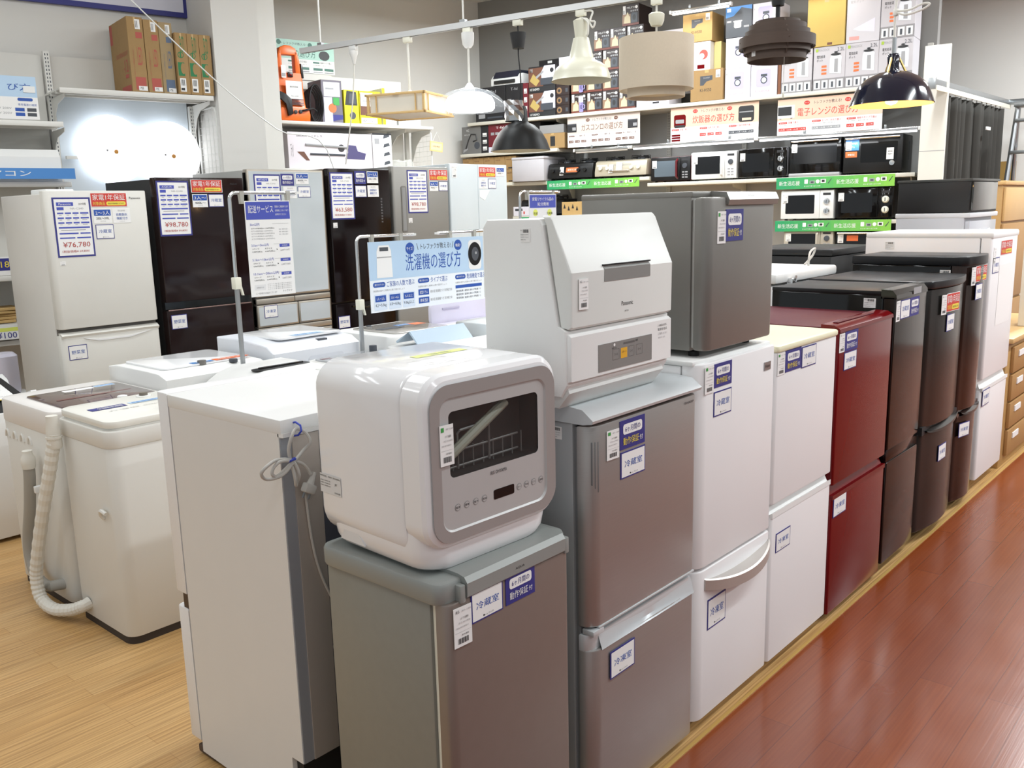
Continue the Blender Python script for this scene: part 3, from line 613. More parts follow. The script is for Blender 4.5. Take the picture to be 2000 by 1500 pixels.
# nearest one, cream, hose on the side
t = washer('cream washing machine with a long cream drain hose on its side', 1.385, 3.2, .5, .45, .875, warmwhite)
w, d = .5, .45
b = B(); b.prism(rrect(-.004, w+.004, -.004, d+.004, .055, 7), 'z', .772, .838, warmwhite, .006); b.obj('top_rim', t, sharp=40)
b = B(); b.prism(rrect(.012, w-.01, .012, d-.01, .05, 7), 'z', .834, .848, warmwhite, .004); b.prism(rrect(.006, w-.006, .006, d-.006, .05, 7), 'z', .846, .874, mat('lid_white', 'e6e4dc', .25, var=.02), .006); b.obj('lid', t, sharp=40); l = LAST[-1]
b = B(); topface(b, .8755)
b.rect(.06, .2, -.27, -.22, 0, navy); b.text('全自動洗濯機', .09, .19, -.262, -.23, -.0006, paper); b.obj('lid_print', l, flat=True); b = B(); topface(b, .8755); b.rect(.22, .37, -.255, -.22, 0, lblue); b.text('風乾燥機能付', .23, .35, -.25, -.226, -.0006, mblue); b.text('お湯取 50L', .1, .3, -.33, -.315, -.0006, gray); b.text('Haier', .2, .24, -.05, -.035, -.0006, ink); b.obj('lid_print', l, flat=True)
b = B(); b.lathe([(.03, 0), (.03, .004), (.02, .005)], (.33, .38, .874), whitem, 20, cap=True); b.lathe([(.018, 0), (.016, .014), (0, .015)], (.33, .38, .876), mat('knob_gray_brown', '6d665c', .4), 16); b.obj('dial', t)
b = B(); b.M = Matrix.Translation((0, .035, 0)) @ Matrix.Rotation(R(-90), 4, 'Z'); b.tube(smooth([(-.03, -.012, .52), (-.06, -.016, .528), (-.075, -.012, .51), (-.075, .0, .49)]), .008, warmwhite); b.obj('hose_hook', t)
X0, Y0 = 1.385, 3.2
pts = smooth([(x_-X0, a-Y0, z) for x_, a, z in ((1.345, 3.585, .8), (1.342, 3.585, .76), (1.325, 3.62, .63), (1.305, 3.69, .45), (1.292, 3.77, .25), (1.288, 3.8, .15), (1.29, 3.78, .07), (1.305, 3.7, .04), (1.335, 3.6, .055), (1.36, 3.54, .08))], 8)+[Vector((.0, .34, .085))]
b = B(); n = len(pts); b.tube(pts, [.0235+(.0026 if i % 2 else 0) for i in range(n)], hosew, 12); b.obj('drain_hose', t, flat=True)
b = B(); b.lathe([(.024, -.07), (.027, -.06), (.027, .0), (.022, .03), (.022, .06)], (-.04, .385, .8), hosew, 14, cap=True); b.lathe([(.03, 0), (.03, .008)], (-.04, .385, .77), hosew, 14, cap=True); b.obj('hose_end', t)
note('bar', t, -.001, .81, .13, .03, .022, rz=R(-90))
b = B(); b.rect(0, .012, -.02, 0, 0, paper); b.obj('sticker', t, (.0, .2, .8), rz=R(-90), flat=True)
# second: brown glass lid, gray hose
t = washer('white washing machine with a brown glass lid and a gray drain hose', 1.385, 3.69, .49, .56, .85, warmwhite)
w, d = .49, .56
b = B(); b.prism(rrect(-.004, w+.004, -.004, d+.004, .06, 7), 'z', .745, .85, mat('white_top', 'e2deda', .3, var=.02), .012); b.obj('top_rim', t, sharp=40)
b = B(); b.prism(rrect(.06, w-.03, .03, d-.14, .02, 4), 'z', .849, .856, mat('brown_lid_glass', '5c4743', .08, coat=.4), .002); b.obj('glass_lid', t); l = LAST[-1]
b = B(); topface(b, .8572); b.rect(.2, .33, -.17, -.13, 0, paper); b.rect(.34, .43, -.16, -.12, 0, lblue); b.text('送風乾燥', .345, .425, -.15, -.13, -.0006, mblue); b.rect(.1, .42, -.34, -.32, 0, maroon); b.obj('lid_print', l, flat=True)
b = B(); b.lathe([(.022, 0), (.02, .014), (.012, .016), (0, .016)], (.3, .02, .852), whitem, 16); b.obj('dial', t)
for k in range(4): b = B(); b.tube([(-.001, .5-k*.08+.02*cos(a*pi/8), .66+.05*sin(a*pi/8)) for a in range(1, 8)], .006, warmwhite, 6); b.obj('embossed_rib', t)
Y0 = 3.69
pts = smooth([(1.34-X0, a-Y0, z) for a, z in ((3.87, .62), (3.88, .55), (3.92, .42), (3.98, .28), (3.99, .18), (3.95, .11), (3.87, .09), (3.8, .1))], 6)+[Vector((.01, .09, .1))]
b = B(); b.tube(pts, .023, hoseg, 12); b.obj('drain_hose', t)
b = B(); b.lathe([(.025, 0), (.028, .02), (.028, .045), (.02, .06), (.02, .075)], (-.045, .18, .6), hosew, 14, cap=True); b.obj('hose_end', t)
b = B(); b.box(-.05, .004, .13, .15, .5, .53, whitem, .004); b.obj('hose_clip', t)
# third: curved top, sticker lid
def curvedtop(t, w, d, z0, H, m, drop=.08):
    b = B(); pf = [(0, z0), (0, H-.025), (d*.12, H-.003), (d*.3, H), (d*.85, H), (d, H-.012), (d, z0)]
    b.prism(pf, 'x', 0, w, m, .01); b.obj('top_cover', t, sharp=35)
t = washer('white washing machine with orange and blue lid stickers, behind the brown-lidded washer', 1.89, 3.72, .53, .56, .92, whitem)
curvedtop(t, .53, .56, .8, .92, whitem)
b = B(); b.prism(rrect(.05, .5, .12, .5, .03, 4), 'z', .919, .93, whiteg, .004); b.obj('lid', t); l = LAST[-1]
b = B(); topface(b, .9312); b.rect(.2, .31, -.4, -.36, 0, mblue); b.text('7kg', .22, .29, -.395, -.37, -.0006, paper); b.obj('lid_print', l, flat=True); b = B(); topface(b, .9312); b.rect(.32, .5, -.4, -.35, 0, orange); b.text('家電まとめ割', .34, .49, -.39, -.36, -.0006, paper); b.obj('lid_print', l, flat=True)
b = B(); b.lathe([(.02, 0), (.02, .02), (.0, .022)], (.25, .13, .92), mat('knob_gray', '6d6a66', .4), 14); b.obj('dial', t)
b = B(); b.lathe([(.02, 0), (.02, .014), (.0, .016)], (.38, .07, .92), slate, 14); b.obj('dial', t)
note('bar', t, .2, .87, -.001, .03, .03)
# fourth: detergent slot
t = washer('white washing machine with a black grip slot in its sloping top', 2.02, 3.12, .5, .54, .93, whitem)
b = B(); pf = [(.0, .8), (.0, .84), (.03, .875), (.09, .91), (.16, .928), (.42, .93), (.5, .9), (.5, .8)]; b.prism(pf, 'y', 0, .54, whitem, .008); b.obj('top_cover', t, sharp=35)
b = B(); b.prism(rrect(.13, .42, .28, .35, .025, 5), 'z', .9285, .931, black); b.box(.17, .4, .32, .34, .93, .936, blackg, .002); b.obj('grip_slot', t)
# fifth: tall white one, sloped front
t = washer('white washing machine with a raised sloping control deck, before the dark maroon-brown refrigerator', 2.45, 3.72, .53, .5, .97, mat('cool_white', 'dfe2e8', .35, var=.02))
b = B(); pf = [(0, .85), (.0, .935), (.02, .945), (.06, .968), (.3, .99), (.52, .985), (.52, .85)]; b.prism(pf, 'x', 0, .53, MATS['cool_white'], .01); b.obj('top_cover', t, sharp=25)
b = B(); b.prism(rrect(.1, .5, .1, .48, .03, 4), 'z', .982, .994, whiteg, .004); b.obj('lid', t); l = LAST[-1]
b = B(); topface(b, .9952); b.rect(.2, .38, -.42, -.36, 0, lblue); b.text('乾燥 6kg', .22, .36, -.41, -.37, -.0006, mblue); b.obj('lid_print', l, flat=True)
b = B(); b.box(.3, .36, .05, .075, .955, .972, slate, .003); b.obj('latch_button', t)
b = B(); b.poly(rrect(.2, .42, .76, .9, .02), -.0015, mat('pale_deck', 'd6d9e0', .4)); b.obj('detergent_drawer', t)
# sixth: gray translucent lid
t = washer('washing machine with a grayish translucent lid, right of the black-slotted washer', 2.55, 3.12, .48, .5, .9, whitem)
b = B(); b.prism(rrect(-.003, .483, -.003, .503, .05, 6), 'z', .8, .9, whitem, .01); b.obj('top_rim', t, sharp=40)
b = B(); b.prism(rrect(.03, .45, .06, .47, .03, 5), 'z', .899, .908, mat('smoke_lid', 'b9bcc0', .12, coat=.3), .003); b.obj('lid', t); l = LAST[-1]
b = B(); topface(b, .909); b.rect(.04, .1, -.12, -.09, 0, maroon); b.rect(.12, .25, -.3, -.25, 0, peach); b.rect(.28, .4, -.32, -.28, 0, gray); b.obj('lid_print', l, flat=True)
b = B(); b.lathe([(.02, 0), (.02, .03), (.0, .032)], (.36, .41, .907), slate, 14); b.obj('dial', t)
# seventh: light blue folding lid
t = washer('washing machine with a half-open light blue folding lid, beside the laundry sign pole', 3.06, 3.12, .5, .5, .9, whitem)
b = B(); b.prism(rrect(-.003, .503, -.003, .503, .05, 6), 'z', .8, .905, whitem, .01); b.obj('top_rim', t, sharp=40)
ice = mat('ice_blue_plastic', 'c9dcec', .2, trans=.2); b = B(); b.box(.05, .45, .06, .26, .906, .916, ice, .004); b.obj('lid', t)
b = B(); b.prism([(.27, .906), (.28, .906), (.36, .985), (.35, .99)], 'x', .05, .45, ice); b.prism([(.36, .985), (.35, .99), (.46, .93), (.455, .92)], 'x', .05, .45, ice); b.obj('folding_lid', t)
b = B(); b.box(.2, .36, .1, .16, .9165, .918, navy); b.obj('lid_print', t)
# eighth
t = washer('white washing machine with blue and orange stickers on a gray lid, before the gray refrigerator', 3.2, 3.72, .55, .52, .93, whitem)
b = B(); b.prism(rrect(-.003, .553, -.003, .523, .05, 6), 'z', .82, .93, whitem, .012); b.obj('top_rim', t, sharp=40)
b = B(); b.prism(rrect(.08, .5, .05, .45, .03, 5), 'z', .929, .938, mat('lid_gray', 'b9b5b0', .12, coat=.3), .003); b.obj('lid', t); l = LAST[-1]
b = B(); topface(b, .9392); b.rect(.12, .3, -.3, -.24, 0, slate); b.rect(.3, .4, -.24, -.19, 0, mblue); b.rect(.4, .49, -.28, -.2, 0, orange); b.text('5.5kg', .31, .39, -.23, -.2, -.0006, paper); b.obj('lid_print', l, flat=True)
b = B(); b.lathe([(.016, 0), (.016, .012), (.0, .013)], (.2, .43, .93), slate, 12); b.obj('dial', t)
# ninth: two-tub with the lavender lid up
t = washer('two-tub washing machine with its lavender lid raised, beside the slanted-lid dishwasher', 3.84, 3.72, .56, .42, .9, lav)
b = B(); b.prism(rrect(0, .56, 0, .42, .03, 5), 'z', .8, .905, lav, .01); b.obj('top_rim', t, sharp=40)
b = B(); b.prism(rrect(0, .56, .9, 1.03, .03, 5), 'y', .36, .385, lav, .006); b.box(.1, .25, 0.352, .362, .985, 1.0, mat('lavender_grip', 'b6b2c6', .4), .003); b.obj('raised_lid', t, sharp=40)
t = thing('washing_machine', 'pale gray compact washing machine with a flat box-like top, before the lavender lid', 'washing machine', (3.58, 3.12, 0), 0, 'washing machines')
bx('body', t, 0, .55, 0, .48, .03, .86, whitem, .02); bx('top_cover', t, -.004, .554, -.004, .484, .855, .985, mat('pale_gray_top', 'd9dcdb', .3, var=.02), .012)

# appliance with the sloping black top and instruction sheet, left edge
t = thing('air_purifier', 'white appliance with a recessed black top and instruction sheet, at the left edge', 'air purifier', (1.3, 4.82, 0))
b = B(); b.prism([(0, .02), (0, .7), (.05, .745), (.09, .735), (.12, .62), (.36, .66), (.44, .76), (.5, .78), (.52, .76), (.52, .02)], 'x', .44, .47, whitem, .004); b.prism([(0, .02), (0, .7), (.05, .73), (.1, .73), (.12, .62), (.36, .66), (.44, .76), (.5, .78), (.52, .76), (.52, .02)], 'x', -.03, .0, whitem, .004); b.box(0, .44, .02, .52, .02, .6, whitem); b.obj('body', t, sharp=30)
b = B(); b.box(0, .44, .0, .02, .02, .66, whitem, .006); b.obj('front_panel', t)
b = B(); b.prism([(.02, .6), (.06, .69), (.14, .71), (.44, .77), (.5, .76), (.5, .6)], 'x', .001, .439, blackm); b.obj('top_recess', t)
b = B(); b.add([(.05, .1, .712), (.39, .1, .712), (.39, .42, .779), (.05, .42, .779)], [(0, 1, 2, 3)], paper); b.add([(.1, .09, .711), (.36, .09, .711), (.36, .1, .7135), (.1, .1, .7135)], [(0, 1, 2, 3)], yellow)
b.M = Matrix.Translation((0, .1, .714)) @ Matrix.Rotation(R(-78), 4, 'X')
for k in range(6): b.text('ご使用前に必ずお読みください', .08, .36-.05*(k % 2), .03+k*.045, .042+k*.045, 0, gray)
b.obj('instruction_sheet', t, flat=True)

# ------------------------------------------------------------------ sign stands and hanging signs over the washers
def stand(label, x, y, top, length, z0=0):
    t = thing('sign_stand', label, 'sign stand', (x, y, z0), 0, 'chrome sign stands')
    b = B(); b.box(-.14, .14, -.024, .024, 0, .012, steel, .004); b.obj('base', t)
    b = B(); b.tube([(0, 0, .01), (0, 0, top*.74)], .0115, steel, 12); b.obj('pole', t)
    b = B(); L_ = 1 if length > 0 else -1
    b.tube([(0, 0, top*.7)]+[(0, 0, top-.04)]+[(L_*(.03-.03*cos(a)), 0, top-.04+.03*sin(a)) for a in (.4, .8, 1.2, 1.57)]+[(length, 0, top-.012)], .0085, chrome, 12); b.lathe([(.013, 0), (.013, .012)], (length, 0, top-.018), whitem, 10, cap=True); b.obj('arm', t)
    b = B(); b.box(-.016, .018, -.018, .018, top*.74, top*.74+.055, ivory, .004); b.prism([(.01, top*.74+.03), (.02, top*.74+.03), (.034, top*.74-.03), (.026, top*.74-.03)], 'y', -.006, .006, ivory); b.obj('clamp', t)
    return t
def clips(t, xs, z):
    for x in xs:
        b = B(); b.prism([(x-.012, z+.012), (x+.012, z+.012), (x+.007, z-.045), (x-.007, z-.045)], 'y', -.01, .01, mat('clear_clip', 'cfcdc4', .15, trans=.4)); b.obj('clip', t)
t = stand('chrome stand holding the delivery service sign', 2.262, 3.695, 1.715, .36); clips(t, (.06, .31), 1.7)
t = stand('chrome stand holding the left end of the washing machine sign', 2.975, 3.695, 1.49, .4); clips(t, (.1, .3), 1.475)
t = stand('chrome stand holding the right end of the washing machine sign', 3.97, 3.695, 1.49, -.42); clips(t, (-.12, -.32), 1.475)
t = stand('chrome stand holding the blue recycling fee sign', 4.27, 3.695, 1.715, .38); clips(t, (.07, .32), 1.7)
def sign(name, label, loc, w, h, rz=0, th=.003, back=None):
    b = B(); b.box(0, w, 0, th, -h, 0, back or paper); return b
# delivery sign
b = sign('', '', 0, .245, .44); e = -.0006; w, h = .245, .44
b.rect(.004, w-.004, -.085, -.004, e, royal); b.text('配送サービス', .016, .15, -.055, -.02, e*2, paper); b.text('配送のご相談承ります', .16, .235, -.032, -.022, e*2, paper); b.text('お気軽にスタッフまで', .16, .235, -.05, -.04, e*2, paper); b.text('お声がけください', .16, .22, -.068, -.058, e*2, paper)
for k, (s_, p1, p2) in enumerate((('3km以内', '2,200円', '') , ('3.1km〜5km以内', '3,300円(税込)', '4,400円(税込)'), ('5.1km〜10km以内', '4,400円(税込)', '5,500円(税込)'), ('10.1km〜20km以内', '5,500円(税込)', '6,600円(税込)'))):
    z = (-.1, -.195, -.262, -.327)[k]
    b.text(s_, .02, .07+.022*min(k, 3)+.02*(k > 0), z-.014, z, e, royal); b.rect(.14, .23, z-.006, z-.005, e, gray)
    if k:
        b.text('小サイズ', .022, .06, z-.028, z-.02, e, ink); b.text('大サイズ', .09, .13, z-.028, z-.02, e, ink); b.text(p1, .022, .075, z-.042, z-.033, e, ink); b.text(p2, .09, .145, z-.042, z-.033, e, ink); b.rect(.172, .228, z-.02, z-.006, e, royal); b.text('往復時', .185, .215, z-.016, z-.01, e*2, paper); b.text('6,600円 7,700円', .175, .226, z-.04, z-.03, e, gray); b.text('▶', .155, .161, z-.034, z-.026, e, ink)
    else:
        for q in range(5): b.text('以下の対象商品は 2,200円(税込)', .025, .15-.01*(q % 2), z-.03-q*.012, z-.022-q*.012, e, ink if q == 0 else gray)
        for q in range(3): b.text('家具・家電のお届け', .175, .225, z-.035-q*.012, z-.029-q*.012, e, gray)
for q in range(4): b.text('小サイズ 幅 奥行 高さの合計が', .09, .225, -.388-q*.008, -.383-q*.008, e, gray)
b.rect(.02, .08, -.41, -.385, e, mat('pale_box', 'dcdcdc', .6)); b.text('お問合わせ', .03, .07, -.402, -.394, e*2, gray); b.text('△ 一部対象外の商品がございます', .025, .14, -.43, -.421, e, gray); b.text('トレファク', .175, .225, -.428, -.418, e, ink)
tag(b.obj('delivery_sign', None, (2.322, 3.672, 1.667), R(0), flat=True), 'tall white delivery service sign with a blue header, hanging from a chrome stand', 'sign')
# washing machine guide sign
w, h = .87, .37; b = B(); b.box(0, w, 0, .003, -h, 0, mat('sign_white', 'e8edf2', .4)); b.rect(0, w, -.2, 0, e, lblue)
b.text('トレファクが教える!', .37, .6, -.055, -.022, e*2, slate); b.text('洗濯機の選び方', .255, .68, -.165, -.075, e*2, blue); b.disc(.29, -.045, .032, e*2, blue); b.text('サイズ?', .266, .314, -.055, -.035, e*3, paper); b.disc(.66, -.042, .03, e*2, blue); b.text('機能?', .64, .68, -.052, -.034, e*3, paper)
b.text('\\', .34, .352, -.055, -.02, e*2, slate); b.text('/', .612, .624, -.055, -.02, e*2, slate)
b.poly([(.05, -.19), (.16, -.19), (.155, -.05), (.14, -.02), (.07, -.02), (.055, -.05)], e*2, paper); b.rect(.075, .135, -.05, -.03, e*3, slate); b.rect(.055, .155, -.085, -.08, e*3, gray)
b.poly(rrect(.745, .85, -.19, -.02, .02), e*2, whitem); b.disc(.797, -.1, .055, e*3, black, 24, .068); b.disc(.8, -.1, .03, e*4, slate, 20, .04); b.disc(.806, -.095, .008, e*5, gray, 10)
for x, s_ in ((.02, 'ご家族の人数で選ぶ'), (.34, 'タイプで選ぶ'), (.63, '乾燥機能で選ぶ')):
    b.poly(rrect(x, x+.085, -.238, -.212, .012), e, blue); b.text('選び方その1', x+.01, x+.075, -.23, -.219, e*2, paper); b.text(s_, x+.095, x+.095+.022*len(s_), -.24, -.21, e, blue); b.text('洗濯物の量やご家族の人数で選びましょう', x, x+.22, -.262, -.252, e, gray)
for k in range(3):
    x = .03+k*.1; b.poly(rrect(x-.008, x+.083, -.36, -.275, .008), e, mat('pale_blue_ink', 'd5e0ee', .5)); b.rect(x, x+.075, -.315, -.282, e*2, blue); b.text(('1人〜2人', '3人〜4人', '5人以上')[k], x+.01, x+.065, -.307, -.291, e*3, paper); b.text(('4.2〜5.5kg', '6.0〜8.0kg', '9.0kg以上')[k], x, x+.075, -.345, -.325, e*2, slate)
for k in range(2): b.rect(.34, .42, -.305-k*.045, -.272-k*.045, e, blue); b.text(('縦型ドラム', '斜型')[k], .35, .41, -.298-k*.045, -.28-k*.045, e*2, paper); b.text('節水型 乾燥機つき 洗浄能力◎', .43, .6, -.298-k*.045, -.282-k*.045, e, gray)
b.rect(.63, .85, -.29, -.272, e, blue)
for k in range(3): b.text('簡易乾燥  温風を使わず乾燥  ○', .635, .84, -.312-k*.02, -.3-k*.02, e, slate)
tag(b.obj('washing_machine_sign', None, (3.03, 3.672, 1.45), flat=True), 'wide light blue washing machine buying guide sign hanging above the washers', 'sign')
b = B(); w, h = .27, .2; b.box(0, w, 0, .003, -h, 0, mat('sign_gray_white', 'dfe0e2', .4)); b.rect(.006, w-.006, -.085, -.006, e, royal); b.text('家電リサイクル品の', .03, w-.03, -.042, -.02, e*2, paper); b.text('処分費用', .08, w-.08, -.073, -.051, e*2, paper); b.disc(.06, -.115, .022, e, lime); b.disc(.2, -.115, .022, e, lime); b.text('洗濯', .04, .08, -.128, -.112, e*2, ink); b.text('冷蔵庫', .17, .23, -.128, -.112, e*2, ink)
tag(b.obj('recycling_sign', None, (4.33, 3.672, 1.69), flat=True), 'small blue and white recycling fee sign hanging just behind the slanted-lid dishwasher', 'sign')

# ------------------------------------------------------------------ left-hand row of large refrigerators (on a low plinth)
b = B(); b.box(1.95, 5.7, 5.02, 5.72, 0, .1, whitem); tag(b.obj('plinth', flat=True), 'low white plinth under the large refrigerators', 'plinth')
def big(label, x0, x1, H, d=.62): return thing('refrigerator', label, 'refrigerator', (x0, 5.0, .1), 0, 'large refrigerators with price cards'), x1-x0, H-.1
P1 = .1
t, w, H = big('tall white refrigerator with the 76,780 yen price card', 1.976, 2.535, 1.755)
body(t, w, .06, .6, .02, H-.015, mat('pale_gray_white', 'd3d0ca', .38, var=.02)); bw = mat('pearl_white_door', 'd9d7d0', .3, var=.02)
door(t, w, 0, .058, .92, H, bw, rl=.025, rr=.02); door(t, w, 0, .058, .46, .885, bw, 'vegetable_drawer', rl=.025, rr=.02); door(t, w, 0, .058, .03, .45, bw, 'freezer_drawer', rl=.025, rr=.02)
b = B(); b.box(.006, w-.006, .03, .064, .87, .935, mat('seam_dark', '56524d', .5)); b.obj('seam_panel', t)
b = B(); b.prism([(0, .872), (-.006, .885), (.02, .9), (.04, .9), (.04, .87)], 'x', .004, w-.004, bw); b.obj('drawer_lip', t)
b = B(); b.prism([(.12, .862), (.2, .84), (.38, .84), (.5, .865), (.38, .85), (.2, .85)], 'y', -.004, .002, white); b.obj('grip', t)
b = B(); b.box(.05, .2, .1, .3, H-.02, H+.012, whitem, .006); b.obj('top_cover', t)
note('price', t, .035, H-.035, -.001, .2, .315, ('¥76,780', 'Panasonic', '（税抜価格¥ 69,800）')); note('red', t, .237, H-.012, -.001, .205, .075); note('persons', t, .245, H-.097, -.001, .1, .078, '2〜3人'); note('ice', t, .352, H-.097, -.001, .1, .078); note('card', t, .25, H-.182, -.001, .1, .078, '冷蔵室')
note('card', t, .03, .83, -.001, .1, .08, '野菜室'); note('text', t, .455, H-.034, -.001, .065, .013, 'Panasonic', name='brand_mark'); note('tag', t, .04, H-.37, -.001, .03, .022, '')
t, w, H = big('dark maroon-brown glass refrigerator right of the tall white one, 98,780 yen card', 2.59, 3.165, 1.83)
body(t, w, .06, .62, .02, H-.01, blackm); dm = mat('dark_maroon_glass', '1c0c0b', .12, spec=.35, var=.05)
door(t, w, 0, .056, 1.01, H, dm, rl=.006, rr=.006); door(t, w, 0, .056, .5, .96, dm, 'vegetable_drawer', rl=.006, rr=.006); door(t, w, 0, .056, .03, .49, dm, 'freezer_drawer', rl=.006, rr=.006)
b = B(); b.box(.002, w-.002, .02, .1, .945, 1.02, blackg); b.tube([(.01, .0, .962), (w-.01, 0, .962)], .004, mat('edge_pink', '8d7470', .2, .6), 6); b.obj('seam_panel', t)
note('price', t, .006, H-.02, -.001, .2, .315, ('¥98,780', 'AQUA', '（税抜価格¥ 89,800）')); note('red', t, .222, H-.012, -.001, .205, .075); note('persons', t, .225, H-.096, -.001, .098, .076, '3人〜'); note('card', t, .33, H-.096, -.001, .1, .076, '冷蔵室'); note('card', t, .02, .935, -.002, .1, .085, '野菜室'); note('text', t, .48, H-.03, -.001, .05, .012, 'AQUA', name='brand_mark')
t, w, H = big('pale silver-white glass refrigerator behind the delivery service sign', 3.195, 3.775, 1.885)
sv = mat('warm_silver_frame', 'a59e93', .35, .6, var=.03); sg = mat('pale_silver_glass', 'c3cacd', .12, .1, coat=.4, var=.02)
body(t, w, .05, .65, .02, H-.005, mat('gray_side', 'a9a8a4', .4, .1, var=.03))
def framed(t, x0, x1, z0, z1, nm='door', fr=sv, gl=sg, y=0):
    b = B(); b.box(x0, x1, y, y+.05, z0, z1, fr, .006); b.rect(x0+.012, x1-.012, z0+.012, z1-.012, y-.0008, gl); return b.obj(nm, t)
framed(t, 0, w, .985, H); framed(t, 0, w*.54, .79, .935, 'ice_drawer'); framed(t, w*.545, w, .79, .935, 'freezer_drawer'); framed(t, 0, w, .45, .745, 'freezer_drawer'); framed(t, 0, w, .03, .41, 'vegetable_drawer')
b = B(); b.box(0, w*.5, .002, .04, .94, .975, sv, .004); b.box(w*.505, w, .002, .04, .94, .975, sv, .004); b.box(0, w, .002, .04, .75, .785, sv, .004); b.box(0, w, .012, .05, .03, H-.02, mat('seam_gray', '4d4a46', .5)); b.obj('drawer_grip', t)
note('price', t, .045, H-.03, -.0015, .195, .31, ('¥98,780', 'HITACHI', '（税抜価格¥ 89,800）')); note('blue', t, .245, H-.025, -.0015, .1, .075, 'w'); note('persons', t, .36, H-.02, -.0015, .1, .07, '3人〜'); note('ice', t, .26, H-.105, -.0015, .1, .075); note('card', t, .37, H-.105, -.0015, .1, .07, '冷蔵室'); note('card', t, .05, .93, -.0015, .1, .08, '冷凍室')
t, w, H = big('black glossy refrigerator with bronze edges and the 63,580 yen price card', 3.805, 4.36, 1.9)
bz = mat('bronze_edge', '5b4c40', .35, .6, var=.05); body(t, w, .05, .65, .02, H-.003, bz)
door(t, w, 0, .048, .895, H, blackbrown, x0=.012, rl=.01, rr=.01); door(t, w, 0, .048, .42, .885, blackbrown, 'vegetable_drawer', x0=.012, rl=.01, rr=.01); door(t, w, 0, .048, .03, .41, blackbrown, 'freezer_drawer', x0=.012, rl=.01, rr=.01)
b = B(); b.tube([(.15, -.002, .86), (.28, -.006, .845), (.42, -.002, .868)], .008, blackg, 6); b.obj('grip', t)
note('price', t, .022, H-.025, -.001, .2, .315, ('¥63,580', 'HITACHI', '（税抜価格¥ 57,800）')); note('blue', t, .235, H-.015, -.001, .1, .088, 'w'); note('persons', t, .345, H-.015, -.001, .1, .08, '2〜3人'); note('card', t, .235, H-.112, -.001, .1, .08, '冷蔵室'); note('ice', t, .345, H-.11, -.001, .1, .08); note('card', t, .025, .8, -.001, .1, .085, '野菜室'); note('tag', t, .03, H-.36, -.001, .035, .035)
b = B()
for k in range(9): b.text('冷凍エコ', .46, .475, H-.21-k*.02, H-.197-k*.02, -.001, gray)
b.obj('control_print', t, flat=True)
t, w, H = big('gray steel refrigerator with a long vertical grip, right of the black glossy one', 4.385, 4.945, 1.925)
gs_ = mat('gray_stainless', '8f8d88', .4, .45, var=.03, aniso=(1, 1, 40)); body(t, w, .05, .65, .02, H-.003, mat('gray_side2', '8e8f8f', .4, .2, var=.03))
door(t, w, 0, .048, .82, H, gs_, rl=.02, rr=.012); door(t, w, 0, .048, .42, .81, gs_, 'vegetable_drawer', rl=.02, rr=.012); door(t, w, 0, .048, .03, .41, gs_, 'freezer_drawer', rl=.02, rr=.012)
b = B(); b.prism(rrect(.075, .125, H-.47, H-.14, .012), 'y', -.004, .0, mat('grip_gray', '7b7975', .4, .4)); b.rect(.084, .116, H-.46, H-.15, -.0045, MATS['gray_side2']); b.obj('handle', t)
note('price', t, .14, H-.025, -.001, .2, .31, ('¥98,780', 'TOSHIBA', '（税抜価格¥ 89,800）')); note('red', t, .36, H-.018, -.001, .195, .08); note('persons', t, .362, H-.105, -.001, .09, .07, '3人〜'); note('card', t, .458, H-.105, -.001, .095, .07, '冷蔵室'); note('tag', t, .14, H-.37, -.001, .035, .035)
t, w, H = big('pale blue-white French door refrigerator at the right end of the large row', 4.965, 5.625, 1.955)
pw_ = mat('pale_blue_white', 'cdd6da', .25, .05, coat=.2, var=.02); body(t, w, .05, .66, .02, H-.003, mat('blue_white_side', 'bcc2c6', .4, var=.02))
door(t, w*.47, 0, .048, .72, H, pw_, rl=.012, rr=.004); b = B(); b.prism(doorplan(w*.475, w, 0, .048, .004, .012), 'z', .72, H, pw_, .005); b.obj('door', t); door(t, w, 0, .048, .03, .71, pw_, 'freezer_drawer', rl=.01, rr=.01)
note('red', t, .32, H-.02, -.001, .2, .078); note('persons', t, .53, H-.02, -.001, .095, .07, '3人〜'); note('ice', t, .325, H-.11, -.001, .095, .078); note('card', t, .428, H-.11, -.001, .095, .078, '冷蔵室'); note('tag', t, .025, H-.02, -.001, .05, .085)
b = B(); b.poly([(0, 0), (.12, 0), (.06, -.08), (.0, -.05)], -.0006, mat('film_patch', 'eef2f2', .2)); b.obj('film_sticker', t, (.325, -.0008, H-.2), flat=True)
# ------------------------------------------------------------------ back wall shelving (viewer facing the wall: x to the right, y into the wall)
def cbox(name, label, org, rz, w, d, h, m, prints=None, cat='box', group=None, r=.002, flaps=None):
    b = B(); b.box(0, w, 0, d, 0, h, m, r, 1)
    if prints: prints(b, w, h, d)
    if m in (card, card2, yellowcard): b.rect(w*.44, w*.56, h*.9, h-.002, -.0005, mat('packing_tape', 'bfa06a', .3)); b.box(0, w, d*.47, d*.53, h-.001, h+.0006, MATS['packing_tape'])
    return tag(b.obj(name, None, org, rz, flat=True), label, cat, group)
def sbox(name, label, u0, u1, z0, z1, m, prints=None, v=.03, d=.3, group=None, cat='box', rz=0):
    return cbox(name, label, S(u0, v, z0), RS+rz, u1-u0, d, z1-z0, m, prints, cat, group)
e = -.0008
t = thing('shelving_unit', 'tall steel shelving along the dark back wall, loaded with boxes, ovens and stoves', 'shelving', S(0, 0, 0), RS)
shm = mat('shelf_cream_steel', 'd5d1c4', .45, var=.02); upm = mat('upright_gray', 'b5b2aa', .45, .2, var=.03); pnl = mat('back_panel_gray', 'a6a5a2', .6, var=.02)
bx('back_panel', t, -3.12, 1.82, .455, .47, .05, 2.6, pnl, 0)
